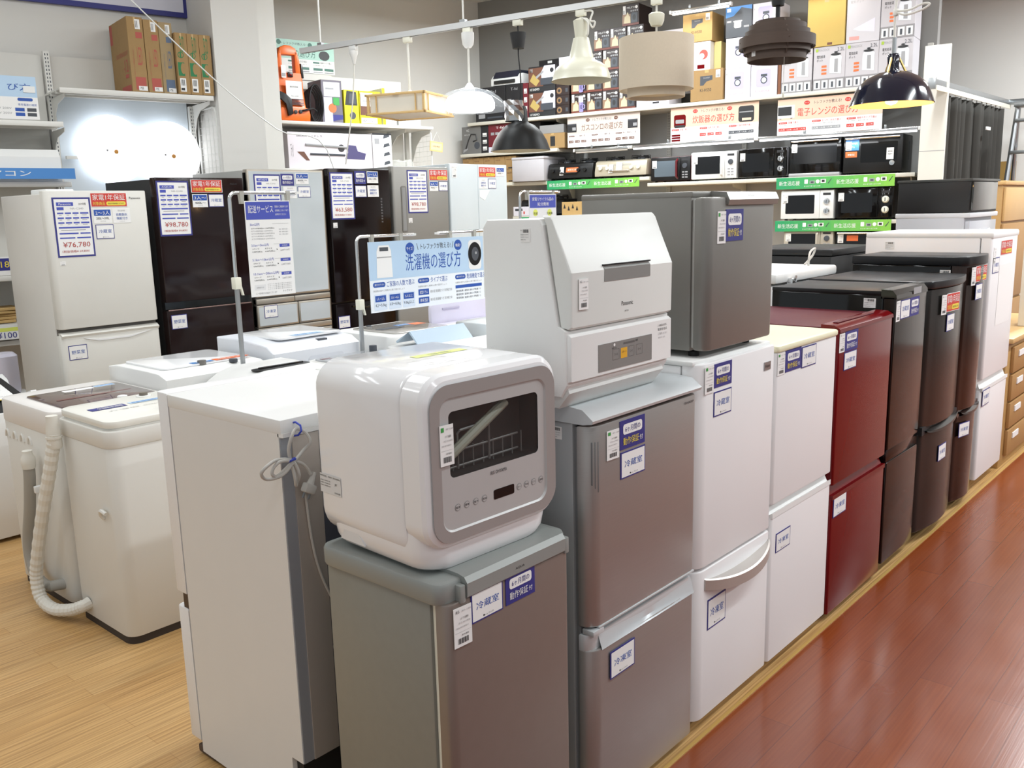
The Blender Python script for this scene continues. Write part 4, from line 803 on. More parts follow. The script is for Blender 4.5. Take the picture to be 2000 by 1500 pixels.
for x in (-1.86, -.68, .14, 1.815):
    b = B(); b.box(x-.022, x+.022, .42, .455, 0, 2.95 if x > 1 else 2.58, upm)
    for k in range(50):
        for q in (-.009, .006): b.rect(x+q, x+q+.004, 1.6+k*.026, 1.6+k*.026+.014, .4195, slate)
    b.obj('upright', t, flat=True)
def board(x0, x1, z, d=.45, y0=0, nm='shelf_board'): return bx(nm, t, x0, x1, y0, d, z-.035, z, shm, .003)
board(-3.0, 1.83, 2.585); board(-3.12, -1.8, 2.24); board(-2.4, -.7, 1.895); board(-.72, 1.83, 1.83); board(.62, 1.83, 1.43); board(.62, 1.83, 1.14); board(-2.4, -.7, 1.52); board(-3.12, -2.4, 1.9)
for x in (.17, 1.79, -1.83):
    for z in ((2.55, 1.795, 1.395) if x > 0 else (2.55, 1.86)):
        b = B(); b.prism([(.42, z), (.05, z), (.06, z-.03), (.3, z-.06), (.38, z-.16), (.42, z-.16)], 'x', x-.002, x+.002, shm); b.obj('bracket', t)
# green strip banners on the shelf lips
gA = mat('banner_green', '2f9a63', .4); gB = mat('banner_lime', '7fc04e', .4)
def banner(label, u0, u1, z0, z1, n):
    b = B(); w, h = u1-u0, z1-z0; b.box(0, w, -.002, .001, 0, h, gA)
    for k in range(12): b.rect(w*k/12, w*(k+1)/12, 0, h, -.0024, mat('banner_%d' % k, [int(0x2f+(0x86-0x2f)*k/11), int(0x9a+(0xc4-0x9a)*k/11), int(0x63+(0x4c-0x63)*k/11)], .4))
    for k in range(n):
        x = k*w/n; u = w/n
        b.text('新生活応援', x+.05*u, x+.42*u, h*.3, h*.7, -.0032, paper)
        b.poly(rrect(x+.5*u, x+.56*u, h*.42, h*.8, .004), -.003, paper); b.rect(x+.59*u, x+.68*u, h*.42, h*.68, -.003, gray); b.rect(x+.61*u, x+.66*u, h*.48, h*.62, -.0034, slate)
        b.disc(x+.73*u, h*.6, h*.17, -.003, paper, 14); b.rect(x+.78*u, x+.87*u, h*.46, h*.78, -.003, paper); b.rect(x+.8*u, x+.85*u, h*.52, h*.72, -.0034, ink); b.poly([(x+.9*u, h*.4), (x+.92*u, h*.4), (x+.97*u, h*.8), (x+.96*u, h*.82)], -.003, slate)
        b.text('まとめて買うほどお得', x+.5*u, x+.78*u, h*.16, h*.28, -.0032, paper)
    return tag(b.obj('shelf_banner', None, S(u0, -.003, z0), RS, flat=True), label, 'banner', 'green shelf banners')
banner('green banner on the shelf edge below the two gas stoves', -1.93, -.81, 1.8, 1.895, 2)
banner('green banner on the shelf edge below the two large black ovens', .62, 1.67, 1.72, 1.825, 2)
banner('green banner on the shelf edge below the white and black dial microwaves', .62, 1.66, 1.33, 1.43, 2)
banner('green banner low on the shelf behind the recycling sign', -2.3, -1.2, 1.42, 1.51, 2)
# guide signs under the top shelf
def guide(label, u0, u1, z0, z1, title, tc, hb, kind):
    b = B(); w, h = u1-u0, z1-z0; b.box(0, w, 0, .003, 0, h, mat('sign_off_white', 'e6e4e4', .4)); b.rect(0, w, h*.44, h, e, hb)
    b.text(title, w*(.2, .26, .2)[kind], w*(.77, .735, .78)[kind], h*.52, h*.74, e*2, tc); b.text('トレファクが教える!', w*.36, w*.62, h*.82, h*.91, e*2, slate)
    for x in (.29, .68): b.disc(w*x, h*.87, w*.028, e*2, tc if kind else brown, 16, h*.055); b.text('サイズ', w*x-w*.018, w*x+w*.018, h*.85, h*.89, e*3, paper)
    if kind == 0:
        for x in (0, .84): b.rect(w*x, w*(x+.13), h*.5, h*.74, e*2, ink); b.rect(w*(x+.07), w*(x+.12), h*.56, h*.66, e*3, gray); b.rect(w*x, w*(x+.13), h*.74, h*.78, e*3, slate)
    elif kind == 1:
        b.poly(rrect(w*.04, w*.18, h*.43, h*.8, .02), e*2, maroon); b.poly(rrect(w*.06, w*.16, h*.55, h*.66, .008), e*3, gray); b.rect(w*.05, w*.17, h*.43, h*.5, e*3, ink)
        b.poly(rrect(w*.78, w*.95, h*.46, h*.9, .025), e*2, ink); b.rect(w*.82, w*.92, h*.5, h*.57, e*3, peach); b.rect(w*.79, w*.94, h*.72, h*.75, e*3, gray)
    else:
        b.rect(0, w*.17, h*.5, h*.84, e*2, paper); b.rect(w*.005, w*.14, h*.57, h*.8, e*3, ink); b.rect(w*.02, w*.04, h*.48, h*.5, e*2, slate); b.rect(w*.13, w*.15, h*.48, h*.5, e*2, slate)
    for k, s_ in enumerate((('ガスの種類で選ぶ', 'グリルの種類で選ぶ', '素材・機能などで選ぶ'), ('容量で選ぶ', '加熱方式で選ぶ', '内釜の特徴で選ぶ'), ('容量で選ぶ', 'センサー方式で選ぶ', '機能やタイプで選ぶ'))[kind]):
        x = w*(.015+k*.33); pc = tc if kind else brown
        b.poly(rrect(x, x+w*.085, h*.345, h*.395, h*.02), e, pc); b.text('選び方その', x+w*.01, x+w*.075, h*.355, h*.385, e*2, paper); b.text(s_, x+w*.095, x+w*(.095+.02*len(s_)), h*.345, h*.4, e, pc); b.text('お使いの用途やご家族の人数で選びましょう', x, x+w*.26, h*.29, h*.32, e, gray)
        for j in range(3 if (kind, k) not in ((1, 2), (2, 0), (2, 1)) else 4):
            n = 3 if (kind, k) not in ((1, 2), (2, 0), (2, 1)) else 4; q = x+w*.27*j/n
            if (kind, k) == (1, 0): b.rect(x, x+w*.1, h*(.18-.07*j), h*(.235-.07*j), e, maroon); b.text('3合  1人〜2人', x+w*.12, x+w*.27, h*(.19-.07*j), h*(.225-.07*j), e, gray); continue
            b.rect(q, q+w*.07, h*.15, h*.23, e, (gray if k == 1 and kind == 2 else pc if (kind, k) != (1, 2) else slate)); b.text('1人用', q+w*.01, q+w*.06, h*.17, h*.21, e*2, paper); b.text('20L以下', q, q+w*.065, h*.08, h*.115, e, gray)
    return tag(b.obj('guide_sign', None, S(u0, .03, z0), RS, flat=True), label, 'sign', 'buying guide signs under the top shelf')
guide('gas stove buying guide sign, leftmost under the top shelf', -1.68, -.82, 2.235, 2.548, 'ガスコンロの選び方', brown, mat('pale_taupe', 'cdbfb6', .5), 0)
guide('rice cooker buying guide sign, middle one under the top shelf', -.48, .42, 2.212, 2.545, '炊飯器の選び方', red, peach, 1)
guide('microwave buying guide sign, rightmost under the top shelf', .6, 1.53, 2.2, 2.535, '電子レンジの選び方', red, peach, 2)
# light bars
litm = mat('lit_tube', 'ffffff', .3, emit=2.2, ecol='f2f6ff'); warmlit = mat('warm_lit_tube', 'fff2e4', .3, emit=4, ecol='fff0e0')
def lightbar(label, u0, u1, z, lit, v=-.02):
    t = thing('light_bar', label, 'light', S(u0, v, z), RS, 'tube lights on the back shelving'); w = u1-u0
    b = B(); b.box(0, w, -.012, .03, .0, .026, chrome, .004); b.box(-.02, 0, -.012, .03, -.004, .028, whitem, .003); b.box(w, w+.02, -.012, .03, -.004, .028, whitem, .003); b.obj('housing', t)
    b = B(); b.tube([(.01, .008, -.006), (w-.01, .008, -.006)], .011, litm if lit == 1 else warmlit if lit == 2 else whitem, 10); b.obj('tube', t)
    [bx('bracket', t, w*q, w*q+.02, 0, .02, .026, .06, steel, .002) for q in (.3, .8)]; return t
lightbar('unlit tube light bar under the gas stove guide sign', -1.56, -.93, 2.185, 0)
lightbar('lit tube light bar under the rice cooker guide sign', -.88, .4, 2.185, 1)
lightbar('lit tube light bar under the microwave guide sign', .44, 1.84, 2.185, 1)
lightbar('lit tube light hanging above the brown carton on the top shelf', -.4, .18, 3.4, 2, -.15)
lightbar('lit tube light hanging above the yellow carton on the top shelf', .6, 1.3, 3.42, 2, -.15)
for u, z, p in ((-.1, 3.38, 2.5), (.9, 3.4, 2.5), (-.25, 2.16, 1.6), (1.1, 2.14, 1.6)):
    l = bpy.data.lights.new('shelf_tube_lamp', 'AREA'); l.shape = 'RECTANGLE'; l.size = .8; l.size_y = .03; l.energy = p*.5; l.color = (1, .95, .88) if z > 3 else (.95, .97, 1)
    o = bpy.data.objects.new('shelf_tube_lamp', l); COL.objects.link(o); o.location = S(u, -.03 if z < 3 else -.17, z-.03); o.rotation_euler = (R(35), 0, RS)

# --- boxes on the top shelf
Z0 = 2.586
def lab(b, x0, x1, z0, z1): b.rect(x0, x1, z0, z1, e, paper); [b.rect(x0+.004+k*.006, x0+.007+k*.006, z0+.004, z0+(z1-z0)*.45, e*2, ink) for k in range(max(1, int((x1-x0-.008)/.006)))]
dk = mat('dark_carton', '201f22', .5, var=.05); dkb = mat('coffee_carton', '2c1f1d', .5, var=.05); dkr = mat('dark_red_carton', '6b2029', .5, var=.05); gryc = mat('gray_carton', '6f6e6c', .6, var=.04); wcar = mat('white_carton', 'd6d3dc', .5, var=.02); wcar2 = mat('gray_white_carton', 'c4c1c6', .5, var=.03)
def pr_black(b, w, h, d): b.text('T-fal', w*.3, w*.7, h*.82, h*.9, e, gray); [b.rect(w*.1, w*.32, h*(.1+.18*k), h*(.22+.18*k), e, gray) for k in range(3)]; b.rect(w*.4, w*.9, h*.08, h*.13, e, slate)
sbox('appliance_box', 'large black carton at the left end of the top shelf, under the printer', -2.9, -2.485, Z0, Z0+.37, dk, pr_black)
sbox('appliance_box', 'narrower black carton between the printer carton and the dark red one, top shelf', -2.475, -2.25, Z0, Z0+.375, dk, pr_black)
sbox('appliance_box', 'thin dark red carton beside the sandwich maker boxes, top shelf', -2.245, -2.18, Z0, Z0+.37, dkr, lambda b, w, h, d: [lab(b, w*.2, w*.8, h*(.2+.25*k), h*(.34+.25*k)) for k in range(3)])
t = thing('printer', 'white printer with a dark lid on top of the black cartons', 'printer', S(-2.68, .04, Z0+.378), RS)
b = B(); b.prism([(0, 0), (0, .07), (.04, .11), (.28, .11), (.28, 0)], 'x', 0, .41, whitem, .004); b.obj('body', t)
b = B(); b.prism([(.0, .085), (.03, .125), (.05, .15), (.28, .16), (.28, .112), (.042, .112), (.004, .072)], 'x', .03, .36, mat('printer_lid', '262838', .3), .003); b.obj('lid', t)
b = B(); b.box(.05, .33, -.02, .0, .015, .05, blackm, .003); b.obj('paper_tray', t)
def pr_sand(b, w, h, d):
    b.rect(0, w, 0, h*.2, e, ink); b.rect(0, w*.55, h*.2, h*.95, e, brown); b.poly([(w*.5, h*.35), (w, h*.3), (w, h), (w*.6, h), (w*.48, h*.75)], e*2, lav); b.disc(w*.88, h*.8, w*.07, e*3, ink, 14)
    b.poly([(w*.04, h*.45), (w*.28, h*.22), (w*.42, h*.42), (w*.18, h*.72)], e*2, mat('toast_print', 'b29a5a', .6)); b.poly([(w*.3, h*.5), (w*.58, h*.75), (w*.56, h*.82), (w*.28, h*.6)], e*3, gray); b.rect(w*.45, w*.92, h*.25, h*.52, e*3, slate); b.text('HOT SANDWICH', w*.05, w*.4, h*.05, h*.14, e*2, paper); lab(b, w*.04, w*.16, h*.78, h*.92)
sbox('sandwich_maker_box', 'lower of the two stacked sandwich maker boxes', -2.17, -1.83, Z0, Z0+.262, dk, pr_sand, group='sandwich maker boxes'); sbox('sandwich_maker_box', 'upper of the two stacked sandwich maker boxes', -2.17, -1.83, Z0+.264, Z0+.526, dk, pr_sand, group='sandwich maker boxes', v=.035)
sbox('storage_case', 'tall black case standing behind the stacked sandwich maker boxes', -2.24, -1.95, Z0, Z0+.64, dk, lambda b, w, h, d: (b.rect(w*.15, w*.9, h*.3, h*.88, e, slate), b.rect(w*.4, w*.6, h*.94, h*.98, e*2, paper)), v=.36, d=.08, cat='case')
sbox('appliance_box', 'white carton peeking out behind the white pendant lamp', -1.82, -1.655, Z0+.401, Z0+.6, wcar, lambda b, w, h, d: lab(b, w*.1, w*.4, h*.3, h*.6), v=.1, d=.2)
for k in range(4):
    sbox('coffee_maker_box', 'coffee maker box turned sideways, %s of a stack of four' % ('lowest', 'second', 'third', 'topmost')[k], -1.82, -1.655, Z0+k*.1, Z0+k*.1+.099, dkb, lambda b, w, h, d: (b.disc(w*.25, h*.5, w*.2, e, mat('bean_print', '8a6a4a', .6), 14), b.disc(w*.25, h*.5, w*.1, e*2, ink, 10), b.rect(w*.72, w*.9, h*.3, h*.7, e, slate)), group='coffee maker boxes')
def pr_cof(b, w, h, d):
    b.rect(0, w, 0, h*.1, e, mat('coffee_band', '6a3428', .5)); b.rect(w*.0, w*.5, h*.1, h*.55, e, mat('coffee_pale', '8d6f58', .5)); b.text('MELITTA', w*.28, w*.8, h*.8, h*.88, e*2, paper)
    b.disc(w*.85, h*.84, w*.08, e*2, paper, 10); lab(b, w*.04, w*.2, h*.55, h*.95)
    b.poly([(w*.1, h*.12), (w*.5, h*.12), (w*.48, h*.4), (w*.38, h*.5), (w*.36, h*.62), (w*.28, h*.62), (w*.26, h*.5), (w*.14, h*.42)], e*3, mat('carafe_print', 'c9bb98', .5))
    b.poly([(w*.52, h*.12), (w*.92, h*.12), (w*.92, h*.58), (w*.6, h*.6), (w*.52, h*.5)], e*3, slate); b.disc(w*.72, h*.36, w*.1, e*4, ink, 12, h*.14); [b.rect(w*(.5+.12*k), w*(.58+.12*k), h*.64, h*.72, e*3, gray) for k in range(4)]
first = None
rows = {0: (-1.63, -1.44, -1.25, -1.06), 1: (-1.63, -1.44, -1.25, -1.06), 2: (-1.44, -1.25, -1.06), 3: (-1.35, -1.16), 4: (-1.02,)}
for k, us in rows.items():
    for j, u in enumerate(us):
        lb = 'coffee maker box, %s in the %s row of its stack' % (('first from left', 'second from left', 'third from left', 'fourth from left')[j], ('bottom', 'second', 'third', 'fourth', 'top')[k])
        if first is None: first = sbox('coffee_maker_box', lb, u, u+.186, Z0, Z0+.2, dkb, pr_cof, group='coffee maker boxes')
        else:
            c = first.copy(); COL.objects.link(c); c.location = S(u, .03+.004*((j+k) % 2), Z0+.201*k); c['label'] = lb
c = first.copy(); COL.objects.link(c); c.location = S(-.97, .034, Z0+.201*3); c['label'] = 'coffee maker box, rightmost in the fourth row of its stack, by the drum lamp'
for k in range(2):
    b = B(); b.poly(rrect(0, .05, 0, .1, .012), 0, mat('mug_lavender', 'b6a9dc', .5)); b.tube([(.05, 0, .03), (.068, 0, .035), (.07, 0, .065), (.05, 0, .075)], .004, MATS['mug_lavender'], 6); b.text('PRICE', .015, .035, .03, .07, -.001, navy)
    b.box(0, .05, .0, .0015, .004, .096, MATS['mug_lavender']); b.rect(-.006, .05, .1, .16, -.0005, mat('pale_pop', 'd9c9d6', .5))
    tag(b.obj('pop_card', None, S(-1.53, .022, Z0+.008+k*.2), RS, flat=True), 'lavender mug shaped card on the %s box of the first coffee maker column' % ('bottom', 'second')[k], 'card', 'mug shaped cards')
sbox('appliance_box', 'low white carton under the drum lamp, on the top shelf', -.86, -.5, Z0, Z0+.12, wcar, lambda b, w, h, d: b.rect(w*.5, w*.7, h*.2, h*.35, e, ink))
sbox('appliance_box', 'dark carton with a gray lid behind the drum lamp, on the top shelf', -.77, -.38, Z0+.125, Z0+.72, wcar2, lambda b, w, h, d: b.disc(w*.4, h*.85, w*.1, e, gray), v=.1, d=.25)
def pr_sharp(b, w, h, d): b.poly([(w*.3, h*.5), (w*.3, h*.8), (w*.68, h*.8), (w*.68, h*.66), (w*.5, h*.62), (w*.4, h*.5)], e, slate); b.text('SHARP', w*.4, w*.6, h*.71, h*.76, e*2, gray); b.text('KI-HS50', w*.3, w*.65, h*.3, h*.4, e, ink); lab(b, w*.78, w*.92, h*.72, h*.96)
sbox('appliance_box', 'brown carton with a dark logo standing on the top shelf beside the white cartons', -.26, .07, Z0, Z0+.29, card, pr_sharp, v=-.0, d=.3)
sbox('appliance_box', 'pale brown carton at the top of the pile under the hanging tube light', -.36, -.06, Z0+.56, Z0+.82, card2, pr_sharp, v=.03)
o = sbox('appliance_box', 'white carton with a rice cooker photo above the brown logo carton', -.3, -.075, Z0+.292, Z0+.555, paper, lambda b, w, h, d: (b.poly([(w*.1, h*.1), (w*.35, h*.4), (w*.3, h*.75), (w*.12, h*.8)], e, lav), b.disc(w*.7, h*.55, w*.2, e, kred, 16), b.disc(w*.62, h*.5, w*.12, e*2, paper, 14), b.rect(w*.42, w*.75, h*.06, h*.2, e, maroon)))
sbox('appliance_box', 'tall thin yellowish carton behind the rice cooker photo carton', -.072, -.0, Z0+.292, Z0+.555, mat('straw_carton', 'd8c384', .7, var=.03), None, v=.12, d=.2)
sbox('appliance_box', 'small black carton beside the white cartons with lavender squares', -.03, .075, Z0+.0, Z0+.45, dk, None, v=.32, d=.1)
def pr_bona(b, w, h, d): b.poly(rrect(w*.2, w*.75, h*.3, h*.88, w*.08), e, mat('lavender_print', 'b9b3dd', .5)); b.rect(w*.38, w*.62, h*.64, h*.72, e*2, slate); b.disc(w*.5, h*.52, w*.13, e*2, slate, 16, h*.12); b.disc(w*.5, h*.52, w*.09, e*3, wcar, 16, h*.085); b.text('BONABONA', w*.18, w*.72, h*.12, h*.2, e, mat('pink_print', 'd9a0a8', .5)); lab(b, w*.04, w*.12, h*.78, h*.95)
for (u, k, lb) in ((.08, 0, 'bottom left'), (.335, 0, 'bottom right'), (.08, 1, 'middle left'), (.335, 1, 'middle right'), (.335, 2, 'top right')):
    if k == 0 and u == .08: fb = sbox('appliance_box', 'white carton with a lavender square, %s of its pile' % lb, u, u+.25, Z0, Z0+.275, wcar, pr_bona, group='white lavender square cartons')
    else: c = fb.copy(); COL.objects.link(c); c.location = S(u, .03+.005*k, Z0+.277*k); c['label'] = 'white carton with a lavender square, %s of its pile' % lb
sbox('appliance_box', 'slate blue carton with a pot picture on the white cartons', .075, .33, Z0+.554, Z0+.83, slate, lambda b, w, h, d: (b.poly([(0, h*.65), (w*.3, h*.7), (w*.6, h*.95), (w, h*.85), (w, h), (0, h)], e, mblue), b.poly(rrect(w*.33, w*.6, h*.3, h*.52, .015), e*2, paper), b.rect(w*.3, w*.63, h*.5, h*.54, e*2, paper), b.rect(w*.05, w*.22, h*.5, h*.56, e*2, gray), b.rect(w*.7, w*.9, h*.3, h*.36, e*2, gray), b.rect(w*.05, w*.2, h*.84, h*.95, e*2, paper)))
sbox('board', 'narrow brown board standing between the white cartons and the kettle boxes', .592, .62, Z0, Z0+.28, mat('red_brown_board', '7a4a2e', .6, var=.05), None, d=.25, cat='board')
kb = mat('kettle_carton', 'bdb9bd', .5, var=.02)
def pr_ket(b, w, h, d):
    b.rect(0, w, 0, h*.27, e, mat('kettle_band', '8d8a8c', .5)); [b.rect(w*(.04+.24*k), w*(.23+.24*k), h*.04, h*.23, e*2, paper) for k in range(4)]; [b.rect(w*(.1+.24*k), w*(.17+.24*k), h*.06, h*.19, e*3, slate) for k in range(4)]
    b.poly([(w*.52, h*.38), (w*.88, h*.35), (w*.88, h*.74), (w*.8, h*.8), (w*.55, h*.78), (w*.52, h*.7)], e*2, mat('pot_print', 'dfe2e8', .4)); b.poly([(w*.66, h*.4), (w*.78, h*.39), (w*.77, h*.7), (w*.66, h*.7)], e*3, gray); b.disc(w*.7, h*.8, w*.16, e*4, ink, 14, h*.03); b.disc(w*.7, h*.85, w*.06, e*4, ink, 10, h*.02)
    b.text('電気給湯', w*.1, w*.36, h*.74, h*.81, e*2, ink); b.text('ポット', w*.1, w*.3, h*.66, h*.72, e*2, ink); b.text('2.2L', w*.74, w*.96, h*.87, h*.95, e*2, slate); b.text('PEACOCK', w*.14, w*.5, h*.9, h*.95, e*2, gray); b.rect(w*.06, w*.14, h*.89, h*.96, e*2, mat('print_lime', '9fb83c', .5)); [b.rect(w*.26, w*.42, h*(.36+.08*k), h*(.41+.08*k), e*2, orange) for k in range(3)]
kf = None
for j, u in enumerate((.625, .915, 1.195, 1.475)):
    lb = 'kettle box in the lower row, %s' % ('behind the brown slatted lamp', 'under the yellow carton', 'under the back-turned gray box', 'at the right end of the shelf')[j]
    if kf is None: kf = sbox('kettle_box', lb, u, u+.278, Z0, Z0+.375, kb, pr_ket, group='kettle boxes', d=.26)
    else: c = kf.copy(); COL.objects.link(c); c.location = S(u, .03, Z0); c['label'] = lb
c = kf.copy(); COL.objects.link(c); c.location = S(1.475, .034, Z0+.377); c['label'] = 'kettle box in the upper row at the right end of the shelf'
sbox('kettle_box', 'back-turned gray kettle box in the upper row, beside the yellow carton', 1.19, 1.47, Z0+.377, Z0+.76, wcar2, lambda b, w, h, d: (b.rect(w*.1, w*.4, h*.06, h*.14, e, mat('pink_mark', 'd39a94', .5)), b.text('2.2L', w*.7, w*.88, h*.88, h*.94, e, lime), b.text('電気ポット', w*.1, w*.5, h*.86, h*.92, e, gray), b.poly([(w*.2, h*.3), (w*.85, h*.5), (w*.85, h*.2), (w*.4, h*.25)], e, lav)), group='kettle boxes')
sbox('appliance_box', 'large plain yellow carton on top of the kettle boxes', .85, 1.18, Z0+.377, Z0+.79, yellowcard, lambda b, w, h, d: b.rect(w*.55, w*.68, h*.02, h*.07, e, brown), v=.02)
# --- second shelf left
z2 = 2.241
def pr_vac(b, w, h, d): b.tube([(w*.2, e, h*.2), (w*.35, e, h*.5), (w*.5, e, h*.72), (w*.75, e, h*.7), (w*.8, e, h*.5), (w*.6, e, h*.45)], .008, ink, 6); b.poly([(w*.05, h*.05), (w*.3, h*.16), (w*.3, h*.22), (w*.08, h*.16)], e*2, gray); b.disc(w*.8, h*.3, w*.15, e*2, slate, 14); b.text('VC', w*.25, w*.4, h*.82, h*.9, e, paper); b.text('紙パック式', w*.15, w*.45, h*.68, h*.73, e, paper)
sbox('vacuum_box', 'gray carton with a vacuum cleaner photo at the left end of the second shelf', -3.11, -2.84, z2, z2+.305, gryc, pr_vac)
sbox('vacuum_box', 'thin black carton between the gray vacuum carton and the red one', -2.83, -2.735, z2, z2+.3, dk, lambda b, w, h, d: [lab(b, w*.2, w*.8, h*(.1+.25*k), h*(.24+.25*k)) for k in range(3)])
sbox('vacuum_box', 'dark red carton behind the black pendant lamp', -2.73, -2.37, z2, z2+.305, dkr, lambda b, w, h, d: (b.text('T-fal', w*.3, w*.6, h*.84, h*.92, e, paper), [b.rect(w*(.1+.17*k), w*(.23+.17*k), h*.62, h*.72, e, gray) for k in range(3)], b.poly([(0, 0), (w*.5, 0), (w*.1, h*.2), (0, h*.2)], e, lav)))
sbox('appliance_box', 'brown carton with a dark panel right of the black pendant lamp', -2.02, -1.72, z2, z2+.16, card, lambda b, w, h, d: b.rect(w*.4, w*.6, h*.15, h*.8, e, ink))
sbox('appliance_box', 'flat gray box lying on the brown carton beside the black pendant lamp', -2.05, -1.74, z2+.162, z2+.25, mat('gray_box', '8c8b8b', .6, var=.03), None, v=.05)
sbox('appliance_box', 'small black box on the second shelf behind the black pendant lamp', -2.3, -2.06, z2, z2+.3, dk, None, v=.08)
for k in range(10):
    j, r_ = k % 5, k//5; u = -3.11+j*.15
    lb = 'small kraft carton, %s in the %s row on the third shelf' % (('leftmost', 'second', 'third', 'fourth', 'rightmost')[j], ('lower', 'upper')[r_])
    if k == 0: kc = sbox('small_carton', lb, u, u+.145, 1.901, 2.045, card, lambda b, w, h, d: (b.text('取扱注意', w*.15, w*.6, h*.68, h*.78, e, brown), b.rect(w*.3, w*.8, h*.06, h*.14, e, ink)), group='small kraft cartons')
    else: c = kc.copy(); COL.objects.link(c); c.location = S(u, .03, 1.901+.146*r_); c['label'] = lb
t = thing('foam_box', 'pale gray long box lying across the shelf beside the black gas stove', 'box', S(-2.36, -.05, 1.9), RS)
b = B(); b.box(0, .42, 0, .45, .0, .235, mat('pale_gray_foam', 'b9b6ba', .7, var=.04), .006); b.obj('body', t)
b = B(); b.box(-.004, .424, -.004, .454, .235, .262, mat('pale_gray_foam_lid', 'bfbcc0', .7, var=.04), .006); b.obj('lid', t)
# --- gas stoves
def stove(label, u0, z, w, mb, mp, dark, v=-.01):
    t = thing('gas_stove', label, 'gas stove', S(u0, v, z), RS, 'table-top gas stoves'); d = .33
    b = B(); b.prism([(0, .02), (.0, .06), (.03, .165), (.06, .18), (d, .18), (d, .02)], 'x', 0, w, mb, .006); b.obj('body', t)
    b = B()
    for x0, x1, m_ in ((.02, .24*w, mp), (.27*w, .7*w, mat('grill_door_%s' % dark, '1d1d1f' if dark else 'b8b3a6', .25, .3)), (.73*w, w-.02, mp)): b.prism([(.0, .05), (.022, .14), (.028, .138), (.006, .045)], 'x', x0, x1, m_)
    b.obj('front_panel', t)
    b = B(); b.tube([(.3*w, -.012, .07), (.68*w, -.012, .07)], .006, chrome if not dark else blackm, 8); b.obj('grill_handle', t)
    for x in (.07, .15, w-.17, w-.09):
        b = B(); b.lathe([(.02, 0), (.018, .02), (0, .021)], (x, .008, .1), mb if dark else ivory, 14, ax='y'); b.obj('knob', t)
    for cx in (w*.25, w*.75):
        b = B(); b.tube([(cx+.09*cos(a*pi/10), .2+.09*sin(a*pi/10), .205) for a in range(20)], .005, blackm, 6, closed=True)
        for a in range(5): q = a*2*pi/5; b.tube([(cx+.1*cos(q), .2+.1*sin(q), .182), (cx+.1*cos(q), .2+.1*sin(q), .22), (cx+.03*cos(q), .2+.03*sin(q), .22)], .005, blackm, 6)
        b.obj('pan_support', t)
        b = B(); b.lathe([(.045, .18), (.04, .2), (.025, .205), (0, .205)], (cx, .2, 0), slate, 16); b.obj('burner', t)
    for x in (.04, w-.04): foot(t, x, .05, .02); foot(t, x, .3, .02)
    b = B(); b.rect(0, .05, 0, .09, 0, paper); b.rect(.01, .04, .012, .035, -.001, ink); b.obj('price_tag', t, (.28*w, -.006, .05), flat=True, rot=(R(-12), 0, 0))
    b = B(); b.rect(0, .15 if dark else .07, 0, .05 if dark else .08, 0, orange if dark else paper)
    if dark: b.text('都市ガス用', .02, .13, .015, .035, -.001, paper)
    b.obj('sticker', t, (.42*w, .0, .08), flat=True, rot=(R(-14), 0, 0)); return t
stove('black gas stove with an orange sticker on the shelf above the green banner', -1.92, 1.897, .56, black, blackm, 1)
stove('beige gas stove with cream control panels beside the black one', -1.33, 1.897, .6, mat('beige_stove', 'b8ae9a', .4, .3, var=.03), mat('cream_panel', 'cfc7b4', .35), 0)
stove('black gas stove on the lower shelf behind the recycling sign', -2.37, 1.522, .56, black, blackm, 1, .11)
